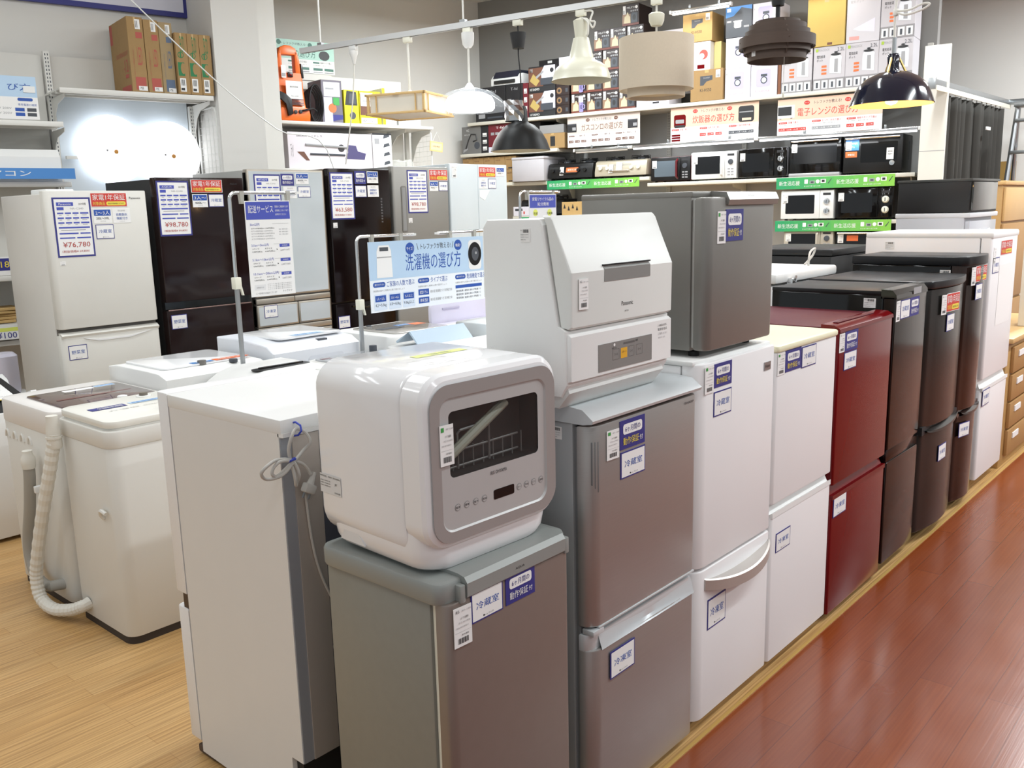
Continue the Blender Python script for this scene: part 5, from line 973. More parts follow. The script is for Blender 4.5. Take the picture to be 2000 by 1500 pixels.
# --- ovens and microwaves
def micro(label, u0, z, w, h, mb, md, glass, kind, d=.36, v=.02, group='microwaves and ovens on the shelving', cat='microwave oven', nm='microwave_oven'):
    t = thing(nm, label, cat, S(u0, v, z), RS, group)
    for x in (.04, w-.04): foot(t, x, .05, .014); foot(t, x, d-.05, .014)
    b = B(); b.box(0, w, .02, d, .013, h, mb, .006); b.obj('body', t)
    dw = w if kind in ('oven', 'oven2') else w*.74
    b = B(); b.box(.002, dw, -.004, .022, .016, h-.004, md, .006); b.obj('door', t); dd = LAST[-1]
    b = B()
    if kind == 'oven': b.poly(rrect(.08*w, .92*w, .3*h, .85*h, .01), -.0048, glass)
    elif kind == 'oven2': b.poly(rrect(.3*w, .92*w, .3*h, .82*h, .01), -.0048, glass)
    else: b.poly(rrect(.13*dw, .87*dw, .22*h, .84*h, .008), -.0048, glass)
    b.obj('window', dd, flat=True)
    if kind in ('oven', 'oven2'):
        b = B(); b.tube([(.02, -.03, h*.93), (w-.02, -.03, h*.93)], .008, chrome, 10); b.tube([(.03, -.03, h*.93), (.03, 0, h*.93)], .006, chrome, 8); b.tube([(w-.03, -.03, h*.93), (w-.03, 0, h*.93)], .006, chrome, 8); b.obj('handle', dd)
    else:
        b = B(); b.box(dw*1.005, w-.002, -.004, .022, .016, h-.004, md, .004); b.obj('control_panel', t); cp = LAST[-1]; cx = (dw+w)/2
        b = B(); b.rect(cx-.035, cx+.035, h*.82, h*.9, -.005, ink); b.obj('display', cp, flat=True)
        if kind == 'handle':
            b = B(); b.tube([(dw-.025, 0, h*.14), (dw-.025, -.03, h*.2), (dw-.025, -.034, h*.5), (dw-.025, -.03, h*.8), (dw-.025, 0, h*.88)], .011, mb, 10); b.obj('handle', dd)
            b = B(); b.lathe([(.026, 0), (.024, .014), (0, .015)], (cx, -.004, h*.62), slate, 16, ax='y'); b.obj('dial', cp)
            b = B()
            for k in range(6): b.rect(cx-.03+(k % 2)*.034, cx-.004+(k % 2)*.034, h*(.15+.1*(k//2)), h*(.2+.1*(k//2)), -.005, gray)
            b.obj('key_pad', cp, flat=True)
        else:
            for q in (.3, .62):
                b = B(); b.lathe([(.032, 0), (.03, .006), (.022, .018), (0, .019)], (cx, -.004, h*q), chrome if kind == 'dial' else ivory, 18, ax='y'); b.rect(cx-.003, cx+.003, h*q-.016, h*q+.016, -.0245, slate); b.obj('dial', cp)
    note('tag', t, .02*w+.01, h*.86, -.007, .05, .075, '')
    return t
gl = mat('oven_window', '1a1b1d', .12, spec=.3, var=.1)
t = micro('black and red toaster oven with a reflecting window, right of the beige gas stove', -.69, 1.831, .43, .25, mat('toaster_red', '5a1018', .3, var=.05), black, mat('toaster_window', '56626c', .06, coat=.4), 'handle', d=.3)
micro('white microwave with a vertical door handle, beside the toaster oven', -.25, 1.831, .47, .275, whitem, whitem, gl, 'handle')
micro('silver-sided black microwave with two chrome dials', .235, 1.831, .47, .28, mat('microwave_silver', '9b9a9f', .3, .5, var=.03), blackg, gl, 'dial')
t = micro('black steam oven with a chrome bar handle, standing on a silver tray', .73, 1.85, .465, .32, black, blackg, gl, 'oven', cat='oven', nm='oven'); note('text', t, .18, .095, -.006, .06, .01, 'HEALSIO', name='brand_mark')
bx('water_tray', t, .0, .46, -.02, .3, -.02, .012, mat('tray_silver', 'b4b4b6', .35, .3), .006)
t = micro('large black oven with blue and orange stickers at the right end of the shelf', 1.215, 1.831, .5, .335, mat('oven_black_side', '2a2a29', .4, var=.05), black, blackg, 'oven2', d=.4, cat='oven', nm='oven')
b = B(); b.rect(0, .115, 0, .09, 0, mblue); b.text('総額2千円円', .012, .1, .05, .068, -.001, paper); b.text('モデル', .03, .08, .02, .038, -.001, paper); b.rect(0, .1, -.06, -.01, 0, orange); b.text('家電保証', .02, .08, -.045, -.028, -.001, paper); b.obj('sticker', t, (.02, -.0065, .21), flat=True)
b = B(); b.rect(0, .06, 0, .1, 0, paper); b.text('展示品', .012, .048, .06, .075, -.001, ink); b.text('現品限り', .012, .048, .04, .052, -.001, ink); b.obj('hang_tag', t, (.37, -.007, .12), flat=True)
b = B(); b.lathe([(.024, 0), (.022, .016), (0, .017)], (.42, -.004, .09), chrome, 18, ax='y'); b.obj('dial', t)
b = B(); b.rect(0, .05, 0, .16, 0, slate); b.obj('vent', t, (.501, .24, .12), rz=R(90), flat=True)
micro('white microwave with two chrome dials on the middle shelf', .66, 1.432, .49, .275, whitem, whitem, gl, 'dial')
micro('black microwave with two cream dials on the middle shelf', 1.17, 1.432, .49, .28, mat('microwave_brown', '241d18', .35, var=.05), blackg, gl, 'dial2')
micro('beige microwave with a small display on the lowest visible shelf', .7, 1.141, .46, .2, mat('beige_microwave', 'b9b2a4', .4, var=.03), MATS['beige_microwave'], gl, 'handle')
t = micro('black oven with an orange sticker on the lowest visible shelf', 1.18, 1.141, .5, .183, black, blackg, gl, 'oven', cat='oven', nm='oven'); b = B(); b.rect(0, .1, 0, .05, 0, orange); b.obj('sticker', t, (.1, -.0065, .1), flat=True)
sbox('appliance_box', 'pale brown carton with black handling marks beside the recycling sign', -1.76, -1.5, 1.522, 1.665, card2, lambda b, w, h, d: [b.poly([(w*(.08+.2*k), h*(.5-.15*(k % 2))), (w*(.2+.2*k), h*(.5-.15*(k % 2))), (w*(.14+.2*k), h*(.85-.15*(k % 2)))], e, ink) for k in range(4)], v=.02, d=.28)

sbox('appliance_box', 'small white box with a dark slot on the lower shelf, left of the recycling sign', -2.39, -2.14, 1.522, 1.625, wcar, lambda b, w, h, d: (b.rect(w*.1, w*.5, h*.55, h*.8, e, slate), b.rect(w*.55, w*.62, h*.2, h*.5, e, red)), v=-.0, d=.08)
# ------------------------------------------------------------------ left wall: shelving with ceiling lights on show
wm = mat('wire_white', 'd8d8d4', .4, var=.02); shw = mat('shelf_white_steel', 'dad8d2', .4, var=.02)
def wire_panel(name, label, org, rz, w, h, s=.05, hook=False):
    t = thing(name, label, 'wire panel', org, rz)
    b = B(); b.tube([(0, 0, 0), (0, 0, h-.04), (.02, 0, h-.012), (.05, 0, h), (w-.05, 0, h), (w-.02, 0, h-.012), (w, 0, h-.04), (w, 0, 0)], .007, wm, 8); b.obj('frame', t)
    b = B()
    for k in range(1, int(w/.074)): b.tube([(k*.074, 0, 0), (k*.074, 0, h)], .0016, wm, 5)
    for k in range(int(h/s)): b.tube([(0, .003, .02+k*s), (w, .003, .02+k*s)], .0016, wm, 5)
    b.obj('mesh', t); return t
t = thing('shelving_unit', 'white steel wall shelving at the left, holding lamp cartons and two glowing ring lights', 'shelving', A(0, 0, 0), SL)
bx('back_panel', t, .26, 1.19, .43, .445, 1.2, 2.46, mat('panel_cool_white', 'ccd4da', .5, var=.02), 0); bx('back_panel', t, -2.2, .2, .43, .445, 1.2, 2.735, mat('panel_warm_white', 'd5d2cb', .5, var=.02), 0)
bx('back_panel', t, .26, 1.19, .46, .47, 2.47, 2.74, MATS['panel_warm_white'], 0)
for x, zt in ((.23, 2.76), (1.215, 2.435)):
    b = B(); b.box(x-.02, x+.02, .39, .43, 0, zt, shw)
    for k in range(60):
        for q in (-.011, .005): b.rect(x+q, x+q+.006, zt-.03-k*.026, zt-.016-k*.026, .3895, slate)
    b.obj('upright', t, flat=True)
for x0, x1, z, y0 in ((.2, 1.245, 2.472, 0), (-2.2, .2, 2.25, .0), (-2.2, .22, 1.86, .05), (-2.2, .22, 1.25, .0), (-2.2, .22, .93, .0), (-2.2, .22, .82, .02)):
    b = B(); b.box(x0, x1, y0, .43, z-.012, z, shw); b.box(x0, x1, y0-.004, y0+.012, z-.035, z, shw, .004); b.box(x0, x1, .1, .12, z-.03, z-.012, shw); b.box(x0, x1, .25, .27, z-.03, z-.012, shw); b.obj('shelf_board', t)
for x, z in ((.235, 2.44), (1.225, 2.44), (.21, 2.215)):
    b = B(); b.prism([(.4, z), (.03, z), (.04, z-.025), (.24, z-.05), (.32, z-.1), (.39, z-.22), (.4, z-.22)], 'x', x-.0025, x+.0025, shw); b.obj('bracket', t)
b = B(); b.box(.28, 1.19, .36, .4, 2.03, 2.05, shw); b.obj('mounting_bar', t)
glow = mat('ring_light_diffuser', 'ffffff', .4, emit=2.0, ecol='f4f8ff')
for cx, cz, r, lb in ((.59, 2.1, .245, 'large glowing round ceiling light on the left shelf wall panel'), (1.0, 2.075, .24, 'second glowing round ceiling light, beside the wire panel')):
    t = thing('ceiling_light', lb, 'light', A(cx, .36, cz), SL, 'round ceiling lights on display')
    b = B(); b.lathe([(0, .075), (r*.5, .07), (r*.8, .05), (r*.96, .02), (r, 0), (r*.98, -.02), (r*.9, -.028), (0, -.03)], (0, 0, 0), glow, 48, ax='y'); b.obj('diffuser', t)
    b = B(); b.lathe([(0, .004), (.014, .002), (.016, 0)], (.01, -.075, -.02), mat('amber_sensor', 'c58a3c', .4), 12, ax='y'); b.lathe([(0, .003), (.008, 0)], (-.05, -.073, -.01), gray, 10, ax='y'); b.obj('sensor', t)
def lamp_box(kind):
    m_ = (kred, mat('print_blue_gray', '5d6c84', .7), kgreen)[kind]
    def f(b, w, h, d):
        if kind < 2:
            b.rect(w*.5, w*.82, h*.84, h*.97, e, paper); [b.rect(w*.54+k*.006, w*.56+k*.006, h*.86, h*.95, e*2, ink) for k in range(3)]; b.rect(w*.5, w*.9, h*.72, h*.8, e, m_)
            b.text('シーリングライト', w*.2, w*.3, h*.2, h*.6, e, m_); b.text('LED', w*.5, w*.8, h*.36, h*.6, e, m_); b.rect(w*.25, w*.9, h*.03, h*.2, e, m_); b.rect(w*.4, w*.95, h*.02, h*.08, e*2, paper); b.text('PSE', w*.5, w*.7, h*.035, h*.07, e*3, ink)
        else:
            b.text('ECO', w*.4, w*.75, h*.68, h*.95, e, m_); b.disc(w*.38, h*.64, w*.26, e, m_, 18); b.disc(w*.38, h*.64, w*.2, e*2, card, 18); b.rect(w*.3, w*.42, h*.6, h*.68, e*3, m_)
            b.rect(w*.08, w*.62, h*.3, h*.52, e, m_); b.disc(w*.5, h*.42, w*.2, e*2, card, 18, h*.09); b.rect(w*.15, w*.65, h*.04, h*.26, e, paper); [b.rect(w*(.25+.08*k), w*(.29+.08*k), h*.14, h*.24, e*2, ink) for k in range(4)]; b.rect(w*.2, w*.5, h*.06, h*.1, e*2, ink)
    return f
Zb = 2.474
def side12(b, w, h, d):
    lamp_box(0)(b, w, h, d); M0 = b.M; b.M = Matrix.Translation((0, d, 0)) @ Matrix.Rotation(R(-90), 4, 'Z')
    b.text('LED CEILING LIGHT', d*.28, d*.92, h*.5, h*.56, e, kred); b.text('12', d*.7, d*.88, h*.28, h*.45, e, kred); b.text('〜', d*.62, d*.69, h*.32, h*.35, e, kred); b.text('畳', d*.89, d*.94, h*.3, h*.35, e, kred); b.rect(d*.7, d*.88, h*.2, h*.25, e, kred); b.rect(d*.45, d*.96, h*.02, h*.1, e, kred); b.rect(d*.02, d*.16, h*.72, h*.98, e, kred); b.M = M0
cbox('lamp_carton', 'leftmost lamp carton on the left shelf, its broad side printed with a red 12', A(.68, .02, Zb), SL, .108, .42, .5, card, side12, 'box', 'lamp cartons on the left shelf')
cbox('lamp_carton', 'second lamp carton from the left, red print and a white label', A(.792, .02, Zb), SL, .1, .42, .49, card, lamp_box(0), 'box', 'lamp cartons on the left shelf')
cbox('lamp_carton', 'lamp carton with blue-gray print and two white labels', A(.897, .03, Zb), SL, .095, .42, .485, mat('grayish_kraft', 'a08a66', .8, var=.05), lamp_box(1), 'box', 'lamp cartons on the left shelf')
for k in range(3):
    cbox('lamp_carton', 'lamp carton with green print, %s of the three' % ('leftmost', 'middle', 'rightmost beside the pillar')[k], A(.997+k*.086, .0, Zb), SL, .084, .4, .42, card, lamp_box(2), 'box', 'lamp cartons on the left shelf')
wire_panel('wire_panel', 'white wire mesh side panel between the ring lights and the pillar', A(1.252, .38, 1.3), SL-pi/2, .37, 1.1)
b = B(); b.box(-.4, .0, -.004, .0, 0, .27, lblue); b.rect(-.4, 0, 0, .14, -.0046, paper); b.text('び方', -.17, -.035, .18, .225, -.005, blue); b.poly(rrect(-.12, -.03, .115, .135, .009), -.005, blue)
b.text('専用電源の確認', -.12, -.01, .085, .1, -.005, blue)
for k in range(4): b.rect(-.14+.07*(k % 2), -.085+.07*(k % 2), .02+.03*(k//2), .042+.03*(k//2), -.005, blue if k % 2 == 0 else slate)
for k in range(2): b.text('エアコン 100V 200V', -.38, -.16, .03+k*.03, .045+k*.03, -.005, gray)
b.box(-.08, -.01, -.008, -.004, .17, .21, whitem); tag(b.obj('guide_sign', None, A(.06, -.0, 2.255), SL, flat=True), 'pale blue air conditioner guide sign standing on the upper left shelf', 'sign', 'guide signs at the left')
b = B(); b.box(-1.2, 0, -.004, .0, 0, .07, mblue); b.text('エアコン', -.6, -.27, .018, .052, -.0048, paper); tag(b.obj('shelf_banner', None, A(.235, -.01, 1.875), SL, flat=True), 'plain blue banner on the shelf edge at the far left', 'banner')
t = thing('air_conditioner', 'white wall air conditioner unit on the left shelf behind the tall white refrigerator', 'air conditioner', A(-.75, .06, 1.862), SL); b = B(); b.prism([(0, 0), (-.0, .16), (.04, .21), (.3, .21), (.3, 0)], 'x', 0, .92, whitem, .006); b.obj('body', t); b = B(); b.box(.03, .89, -.004, .02, .01, .03, mat('vent_gray', 'b9b9b6', .5)); b.obj('vent', t)
# small goods at the left picture edge, behind the big white refrigerator
b = B(); b.box(0, .16, 0, .004, 0, .12, paper); b.rect(.01, .15, .03, .11, e, navy); b.text('18', .07, .12, .05, .09, e*2, yellow); tag(b.obj('price_sign', None, A(-.35, .0, 1.255), SL, flat=True), 'small white and navy price sign on the shelf at the left edge', 'sign')
random.seed(5)
for k in range(5):
    cbox('envelope', 'kraft envelope, %s of the small pile at the left edge' % ('lowest', 'second from below', 'middle', 'second from top', 'topmost')[k], A(-.42+.012*k, .05+.01*(k % 3), .935+k*.02), SL+R(random.uniform(-14, 14)), .2, .22, .018, card2, None, 'envelope', 'kraft envelopes', r=.003)
b = B(); b.box(0, .2, 0, .004, 0, .08, paper); b.rect(0, .2, .055, .08, e, lime); b.text('¥100', .04, .16, .01, .05, e*2, navy); tag(b.obj('price_sign', None, A(-.4, -.01, .83), SL, flat=True), 'small 100 yen price sign with a yellow edge at the left edge', 'sign')
b = B(); b.lathe([(0, 0), (.075, 0), (.08, .02), (.08, .24), (.06, .26), (0, .262)], (0, 0, 0), lav, 24); tag(b.obj('canister', None, A(-.42, -.0, .0+.0), SL), 'lavender canister beside the recessed black-top appliance', 'canister'); LAST[-1].location = A(-.38, -.28, .52)
b = B(); b.box(-.3, .12, -.4, -.15, 0, .515, whitem, .01); tag(b.obj('storage_box', None, A(-.38, -.0, 0), SL), 'white storage box under the lavender canister', 'box')
b = B(); b.box(-2.2, 0, -.03, 0, 0, .6, navy); b.rect(-2.2, -.03, .035, .6, -.0305, mat('pale_board', 'd9d9e6', .5)); tag(b.obj('wall_sign', None, A(1.275, .49, 3.095), SL, flat=True), 'large pale wall sign with a navy frame above the lamp cartons', 'sign')
# cable strung across from the ceiling to the large refrigerators
b = B(); b.tube(smooth([(2.55, 5.7, 3.25), (2.917, 5.7, 2.942), (3.49, 5.7, 2.484), (3.92, 5.7, 2.21), (4.426, 5.72, 1.94), (4.43, 5.74, .02)], 6), .004, wm, 6); tag(b.obj('cable', None), 'thin white cable strung diagonally across the pillar down behind the refrigerators', 'cable')

# ------------------------------------------------------------------ wall right of the pillar: vacuum and washer shelf
t = thing('shelving_unit', 'white steel shelving right of the pillar, with the orange pressure washer on top', 'shelving', Bw(0, 0, 0), SL)
bx('back_panel', t, -1.62, .02, .44, .455, .1, 2.95, MATS['panel_warm_white'], 0); bx('sign_backing', t, -1.5, -.8, .426, .44, 2.9, 3.2, MATS['panel_warm_white'], 0)
for x in (-1.6, .05):
    b = B(); b.box(x-.02, x+.02, .4, .44, 0, 2.43, shw); b.obj('upright', t)
for z in (2.462, 2.03): bx('shelf_board', t, -1.62, .12, 0, .44, z-.03, z, shw, .004)
for x in (-.2, .1):
    b = B(); z = 2.43; b.prism([(.4, z), (.03, z), (.04, z-.03), (.2, z-.06), (.3, z-.14), (.39, z-.3), (.4, z-.3)], 'x', x-.003, x+.003, shw); b.obj('bracket', t)
wire_panel('wire_panel', 'white wire mesh panel at the left end of the pressure washer shelf', Bw(-1.65, .35, 1.2), SL-pi/2, .36, 1.44)
wire_panel('wire_panel', 'white wire mesh panel at the right end of the pressure washer shelf', Bw(.1, .4, 1.2), SL-pi/2, .38, 1.23)
# orange pressure washer
t = thing('pressure_washer', 'upright orange pressure washer with a black hose and spray gun', 'pressure washer', Bw(-1.41, .14, 2.463), SL)
og = mat('orange_plastic', 'e86a1e', .35, var=.03)
b = B(); pr = [(-.145, 0), (-.15, .05), (-.14, .1), (-.125, .16), (-.125, .3), (-.115, .5), (-.1, .6), (-.075, .655), (-.03, .675), (.03, .675), (.075, .655), (.1, .6), (.115, .5), (.125, .3), (.13, .16), (.14, .1), (.15, .05), (.145, 0)]
hole = rrect(-.058, .058, .46, .615, .035, 4)
k = len(pr)
inner = rrect(-.066, .066, .452, .622, .04, 4)
b.prism([(-.1, 0), (-.12, .04), (-.11, .1), (-.08, .16), (-.055, .3), (-.045, .44), (.05, .44), (.09, .3), (.11, .1), (.12, 0)], 'x', -.13, .13, og, .02)
for s_ in (-1, 1): b.prism([(s_*.066, .42), (s_*.118, .42), (s_*.112, .55), (s_*.095, .62), (s_*.066, .64)], 'y', -.045, .03, og, .006)
b.prism([(-.1, .6), (-.08, .66), (-.03, .685), (.03, .685), (.08, .66), (.1, .6)], 'y', -.045, .03, og, .008)
b.prism([(-.15, 0), (-.155, .06), (-.14, .12), (.14, .12), (.155, .06), (.15, 0)], 'y', -.125, .1, og, .012); b.obj('body', t, sharp=40)
b = B(); b.box(-.02, .03, -.062, -.05, .4, .445, black, .004); b.box(-.008, .018, -.066, -.06, .41, .43, maroon, .003); b.obj('switch', t)
b = B(); b.rect(-.07, .09, .2, .36, -.104, paper); b.text('高圧洗浄機', -.03, .05, .3, .315, -.105, ink); b.text('No.12345', -.02, .05, .22, .23, -.105, ink); b.obj('price_sheet', t, flat=True)
b = B(); b.rect(-.09, -.045, .39, .5, -.07, paper); b.rect(-.085, -.05, .4, .43, -.071, gray); b.obj('sticker', t, flat=True)
b = B()
for k in range(5): b.box(-.1, .1, -.112, -.1, .145+k*.012, .15+k*.012, slate)
b.obj('vent', t)
b = B(); b.prism([(-.17, .24), (-.14, .24), (-.12, .52), (-.14, .55), (-.17, .53)], 'y', -.06, .0, black, .006); b.prism([(-.16, .26), (-.1, .24), (-.04, .19), (-.03, .06), (-.08, .04), (-.1, .15), (-.16, .2)], 'y', -.15, -.12, black, .006); b.obj('spray_gun', t)
b = B()
for k in range(5): b.tube([(.2+.01*k+.07*cos(a*pi/9), -.02-.016*k, .17+(.13+.012*k)*sin(a*pi/9)) for a in range(18)], .008, rubber, 6, closed=True)
b.tube(smooth([(.05, -.12, .09), (.1, -.15, .1), (.18, -.12, .12), (.24, -.08, .1)]), .009, rubber, 6)
b.obj('hose', t); b = B()
for k in range(2): b.tube([(-.19-.01*k+.035*cos(a*pi/8), -.01-.02*k, .17+.09*sin(a*pi/8)) for a in range(16)], .007, rubber, 6, closed=True)
b.obj('hose', t)
b = B(); b.prism([(.12, .4), (.145, .4), (.14, .52), (.12, .53)], 'y', -.05, .0, black, .005); b.obj('wand_holder', t)
b = B(); b.lathe([(.018, .0), (.018, .01), (.01, .012)], (0, -.124, .08), ink, 14, ax='y', cap=True); b.lathe([(.018, .0), (.018, .012), (.01, .014)], (.05, -.124, .085), ink, 14, ax='y', cap=True); b.obj('port', t)
# sign behind it
b = B(); w, h = .78, .3; b.box(0, w, 0, .004, 0, h, paper); b.rect(0, w, h*.42, h, e, mat('mint_ink', 'a9cfc2', .5)); b.text('掃除機の選び方', w*.22, w*.74, h*.48, h*.72, e*2, mat('dark_mint', '3f6f62', .5)); b.text('トレファクが教える!', w*.28, w*.62, h*.84, h*.92, e*2, slate)
b.poly([(0, h*.5), (w*.02, h*.8), (w*.07, h*.92), (w*.14, h*.8), (w*.17, h*.5)], e*2, navy); b.disc(w*.86, h*.58, w*.075, e*2, ink, 18, h*.15); b.disc(w*.25, h*.9, w*.03, e*2, MATS['dark_mint'], 14); b.disc(w*.67, h*.87, w*.03, e*2, MATS['dark_mint'], 14)
for k, s_ in enumerate(('タイプで選ぶ', '集じん方式で選ぶ', '電源タイプで選ぶ')):
    x = w*(.02+.34*k); b.poly(rrect(x, x+.07, h*.32, h*.37, .006), e, MATS['dark_mint']); b.text(s_, x+.08, x+.2, h*.32, h*.38, e, slate); b.text('お部屋に合わせて', x, x+.2, h*.25, h*.28, e, gray)
    for j in range(2): b.rect(x+j*.12, x+j*.12+.1, h*.1, h*.18, e, MATS['dark_mint']); b.rect(x+j*.12, x+j*.12+.1, h*.03, h*.06, e, gray)
tag(b.obj('guide_sign', None, Bw(-1.54, .42, 2.965), SL, flat=True), 'mint green vacuum cleaner guide sign behind the orange pressure washer', 'sign', 'guide signs at the left')
def bbox(lb, u0, u1, z0, z1, m, pr=None, v=.08, d=.28, nm='appliance_box'): return cbox(nm, lb, Bw(u0, v, z0), SL, u1-u0, d, z1-z0, m, pr, 'box')
ky = mat('bright_yellow_carton', 'dcd516', .45, var=.02); zs = 2.463
bbox('gray carton with product photos right of the pressure washer hose', -1.1, -.88, zs, zs+.4, mat('photo_gray_carton', '6a6470', .5, var=.05), lambda b, w, h, d: (b.rect(w*.12, w*.9, h*.62, h*.95, e, paper), b.rect(w*.2, w*.6, h*.78, h*.82, e*2, gray), b.rect(w*.1, w*.5, h*.02, h*.6, e, lav), b.disc(w*.5, h*.35, w*.2, e*2, orange, 14), b.poly([(w*.5, h*.05), (w, h*.1), (w, h*.2), (w*.5, h*.2)], e*2, navy), b.rect(w*.55, w*.85, h*.42, h*.6, e*2, green)), nm='cleaner_box')
bbox('yellow carton with a black cleaner photo', -.86, -.7, zs, zs+.32, ky, lambda b, w, h, d: (b.poly([(w*.05, h*.55), (w*.9, h*.55), (w*.85, h*.95), (w*.2, h*.98)], e, ink), b.disc(w*.55, h*.25, w*.22, e, slate, 14), b.poly([(w*.3, h*.6), (w*.8, h*.6), (w*.8, h*.9), (w*.4, h*.9)], e*2, slate)), nm='cleaner_box')
bbox('yellow carton with a white sheet and photo, beside the first yellow carton', -.69, -.45, zs, zs+.32, ky, lambda b, w, h, d: (b.rect(w*.02, w*.95, h*.28, h*.92, e, brown), b.rect(w*.05, w*.62, h*.55, h*.95, e*2, paper), b.rect(w*.15, w*.5, h*.68, h*.72, e*3, gray), b.rect(w*.05, w*.8, h*.04, h*.2, e, paper), b.text('KARCHER', w*.1, w*.6, h*.08, h*.15, e*2, ink)), nm='cleaner_box')
bbox('yellow-topped white carton above the wooden lamp, left one', -.43, -.27, zs, zs+.36, paper, lambda b, w, h, d: (b.rect(0, w*.2, 0, h, e, ky), b.rect(w*.2, w, h*.3, h*.42, e, ky), b.text('KARCHER', w*.3, w*.8, h*.75, h*.82, e, ink)), nm='cleaner_box')
bbox('wide yellow and gray carton above the wooden lamp', -.25, .02, zs, zs+.33, mat('light_gray_carton', 'b4b4b0', .5, var=.02), lambda b, w, h, d: (b.rect(0, w*.6, h*.3, h*.6, e, ky), b.text('KARCHER', w*.05, w*.35, h*.72, h*.85, e, ink), b.rect(w*.62, w*.98, h*.4, h*.98, e, paper)), nm='cleaner_box')
def pr_stick(b, w, h, d):
    b.tube([(w*.2, e, h*.66), (w*.7, e, h*.6)], .012, gray, 6); b.tube([(w*.25, e, h*.4), (w*.66, e, h*.38)], .01, slate, 6); b.poly([(w*.66, h*.28), (w*.9, h*.26), (w*.92, h*.44), (w*.82, h*.5), (w*.8, h*.66), (w*.7, h*.68), (w*.7, h*.46)], e*2, mat('stick_print', '4b4570', .5)); b.poly([(w*.1, h*.46), (w*.18, h*.46), (w*.24, h*.22), (w*.2, h*.22)], e*2, brown); b.text('SIROCA コードレス', w*.1, w*.4, h*.87, h*.93, e, ink); b.text('スティック', w*.03, w*.06, h*.3, h*.7, e, ink); b.disc(w*.62, h*.58, w*.04, e*3, ink, 12)
bbox('long white carton with a stick vacuum picture under the pressure washer shelf', -1.5, -.6, 2.032, 2.365, mat('pinkish_white_carton', 'd9d2d8', .5, var=.02), pr_stick, v=.04, nm='vacuum_box')
bbox('white carton with black accessory pictures under the pressure washer shelf', -.59, -.37, 2.032, 2.38, paper, lambda b, w, h, d: ([b.poly([(w*.55, h*(.1+.25*k)), (w*.9, h*(.16+.25*k)), (w*.85, h*(.24+.25*k)), (w*.6, h*(.2+.25*k))], e, slate) for k in range(4)], b.rect(w*.1, w*.35, h*.7, h*.85, e, gray), b.rect(0, w, h*.95, h, e, ink)), v=.04, nm='vacuum_box')
b = B(); random.seed(9); n = 8
vs = [(.28*i/n, .2*j/n, (.075+.03*random.random())*(1 if 0 < i < n and 0 < j < n else .03)) for i in range(n+1) for j in range(n+1)]
b.add(vs, [(i*(n+1)+j, (i+1)*(n+1)+j, (i+1)*(n+1)+j+1, i*(n+1)+j+1) for i in range(n) for j in range(n)], film); b.add([(v_[0], v_[1], .001) for v_ in vs], [(i*(n+1)+j, i*(n+1)+j+1, (i+1)*(n+1)+j+1, (i+1)*(n+1)+j) for i in range(n) for j in range(n)], film)
tag(b.obj('plastic_bag', None, Bw(-.34, .06, 2.032), SL, flat=True), 'crumpled clear bag on the shelf beside the accessory carton', 'bag')
b = B(); b.box(-.08, .08, 0, .006, -.1, 0, pine); b.rect(-.066, .066, -.085, -.015, -.0006, mat('tag_cream', 'd9c59a', .6)); b.text('OPEN PRICE', -.045, .045, -.058, -.042, -.0012, brown); b.tube([(-.05, .003, 0), (0, .003, .1), (.05, .003, 0)], .0018, wm, 5)
tag(b.obj('hanging_tag', None, Bw(.14, -.02, 2.31), SL+R(0), flat=True, rot=(0, R(6), SL)), 'small wooden framed tag hanging at the right end of the pressure washer shelf', 'tag')

# ------------------------------------------------------------------ lighting track and pendant lamps
t = thing('lighting_track', 'white suspended lighting track that carries the pendant lamps', 'track', T(0, 0, 2.72), RT)
b = B(); b.box(-.02, 5.2, -.018, .018, 0, .034, mat('track_white', 'cfd0d0', .35, .2, var=.02)); b.box(-.02, 5.2, -.006, .006, -.001, .002, slate); b.obj('rail', t)
for x in (.17, 1.39, 2.6, 3.8):
    b = B(); b.tube([(x, 0, .03), (x, 0, 1.27)], .006, shw, 8); b.box(x-.02, x+.02, -.014, .014, .03, .05, steel); b.obj('hanger_rod', t)
cordw = mat('white_cord', 'dcdad2', .5); opal = mat('opal_glow', 'ffffff', .4, emit=2.2, ecol='fbfcff')
def adapter(t, m=ivory, z=0):
    b = B(); b.box(-.03, .03, -.016, .016, z-.035, z, m, .004); b.obj('track_adapter', t)
def pend(label, x): return thing('pendant_lamp', label, 'lamp', T(x, 0, 2.719), RT, 'pendant lamps on the track')
def shade(t, prof, m, m2=None, name='lamp_shade', n=48):
    b = B(); b.lathe(prof, (0, 0, 0), m, n)
    if m2: b.lathe([(max(0, r-.004), z-.001) for r, z in prof][::-1], (0, 0, 0), m2, n)
    return b.obj(name, t, sharp=50)
# bare cord
t = pend('bare white cord hanging from the left part of the track without a lamp', .47); adapter(t, whitem)
b = B(); b.lathe([(.008, -.12), (.02, -.075), (.03, -.05), (.03, -.035)], (0, 0, 0), whitem, 16); b.obj('ceiling_cup', t)
b = B(); b.tube(smooth([(0, 0, -.1), (-.015, 0, -.25), (-.05, 0, -.45), (-.1, 0, -.65), (-.13, 0, -.78)]), .0045, cordw, 6); b.obj('cord', t)
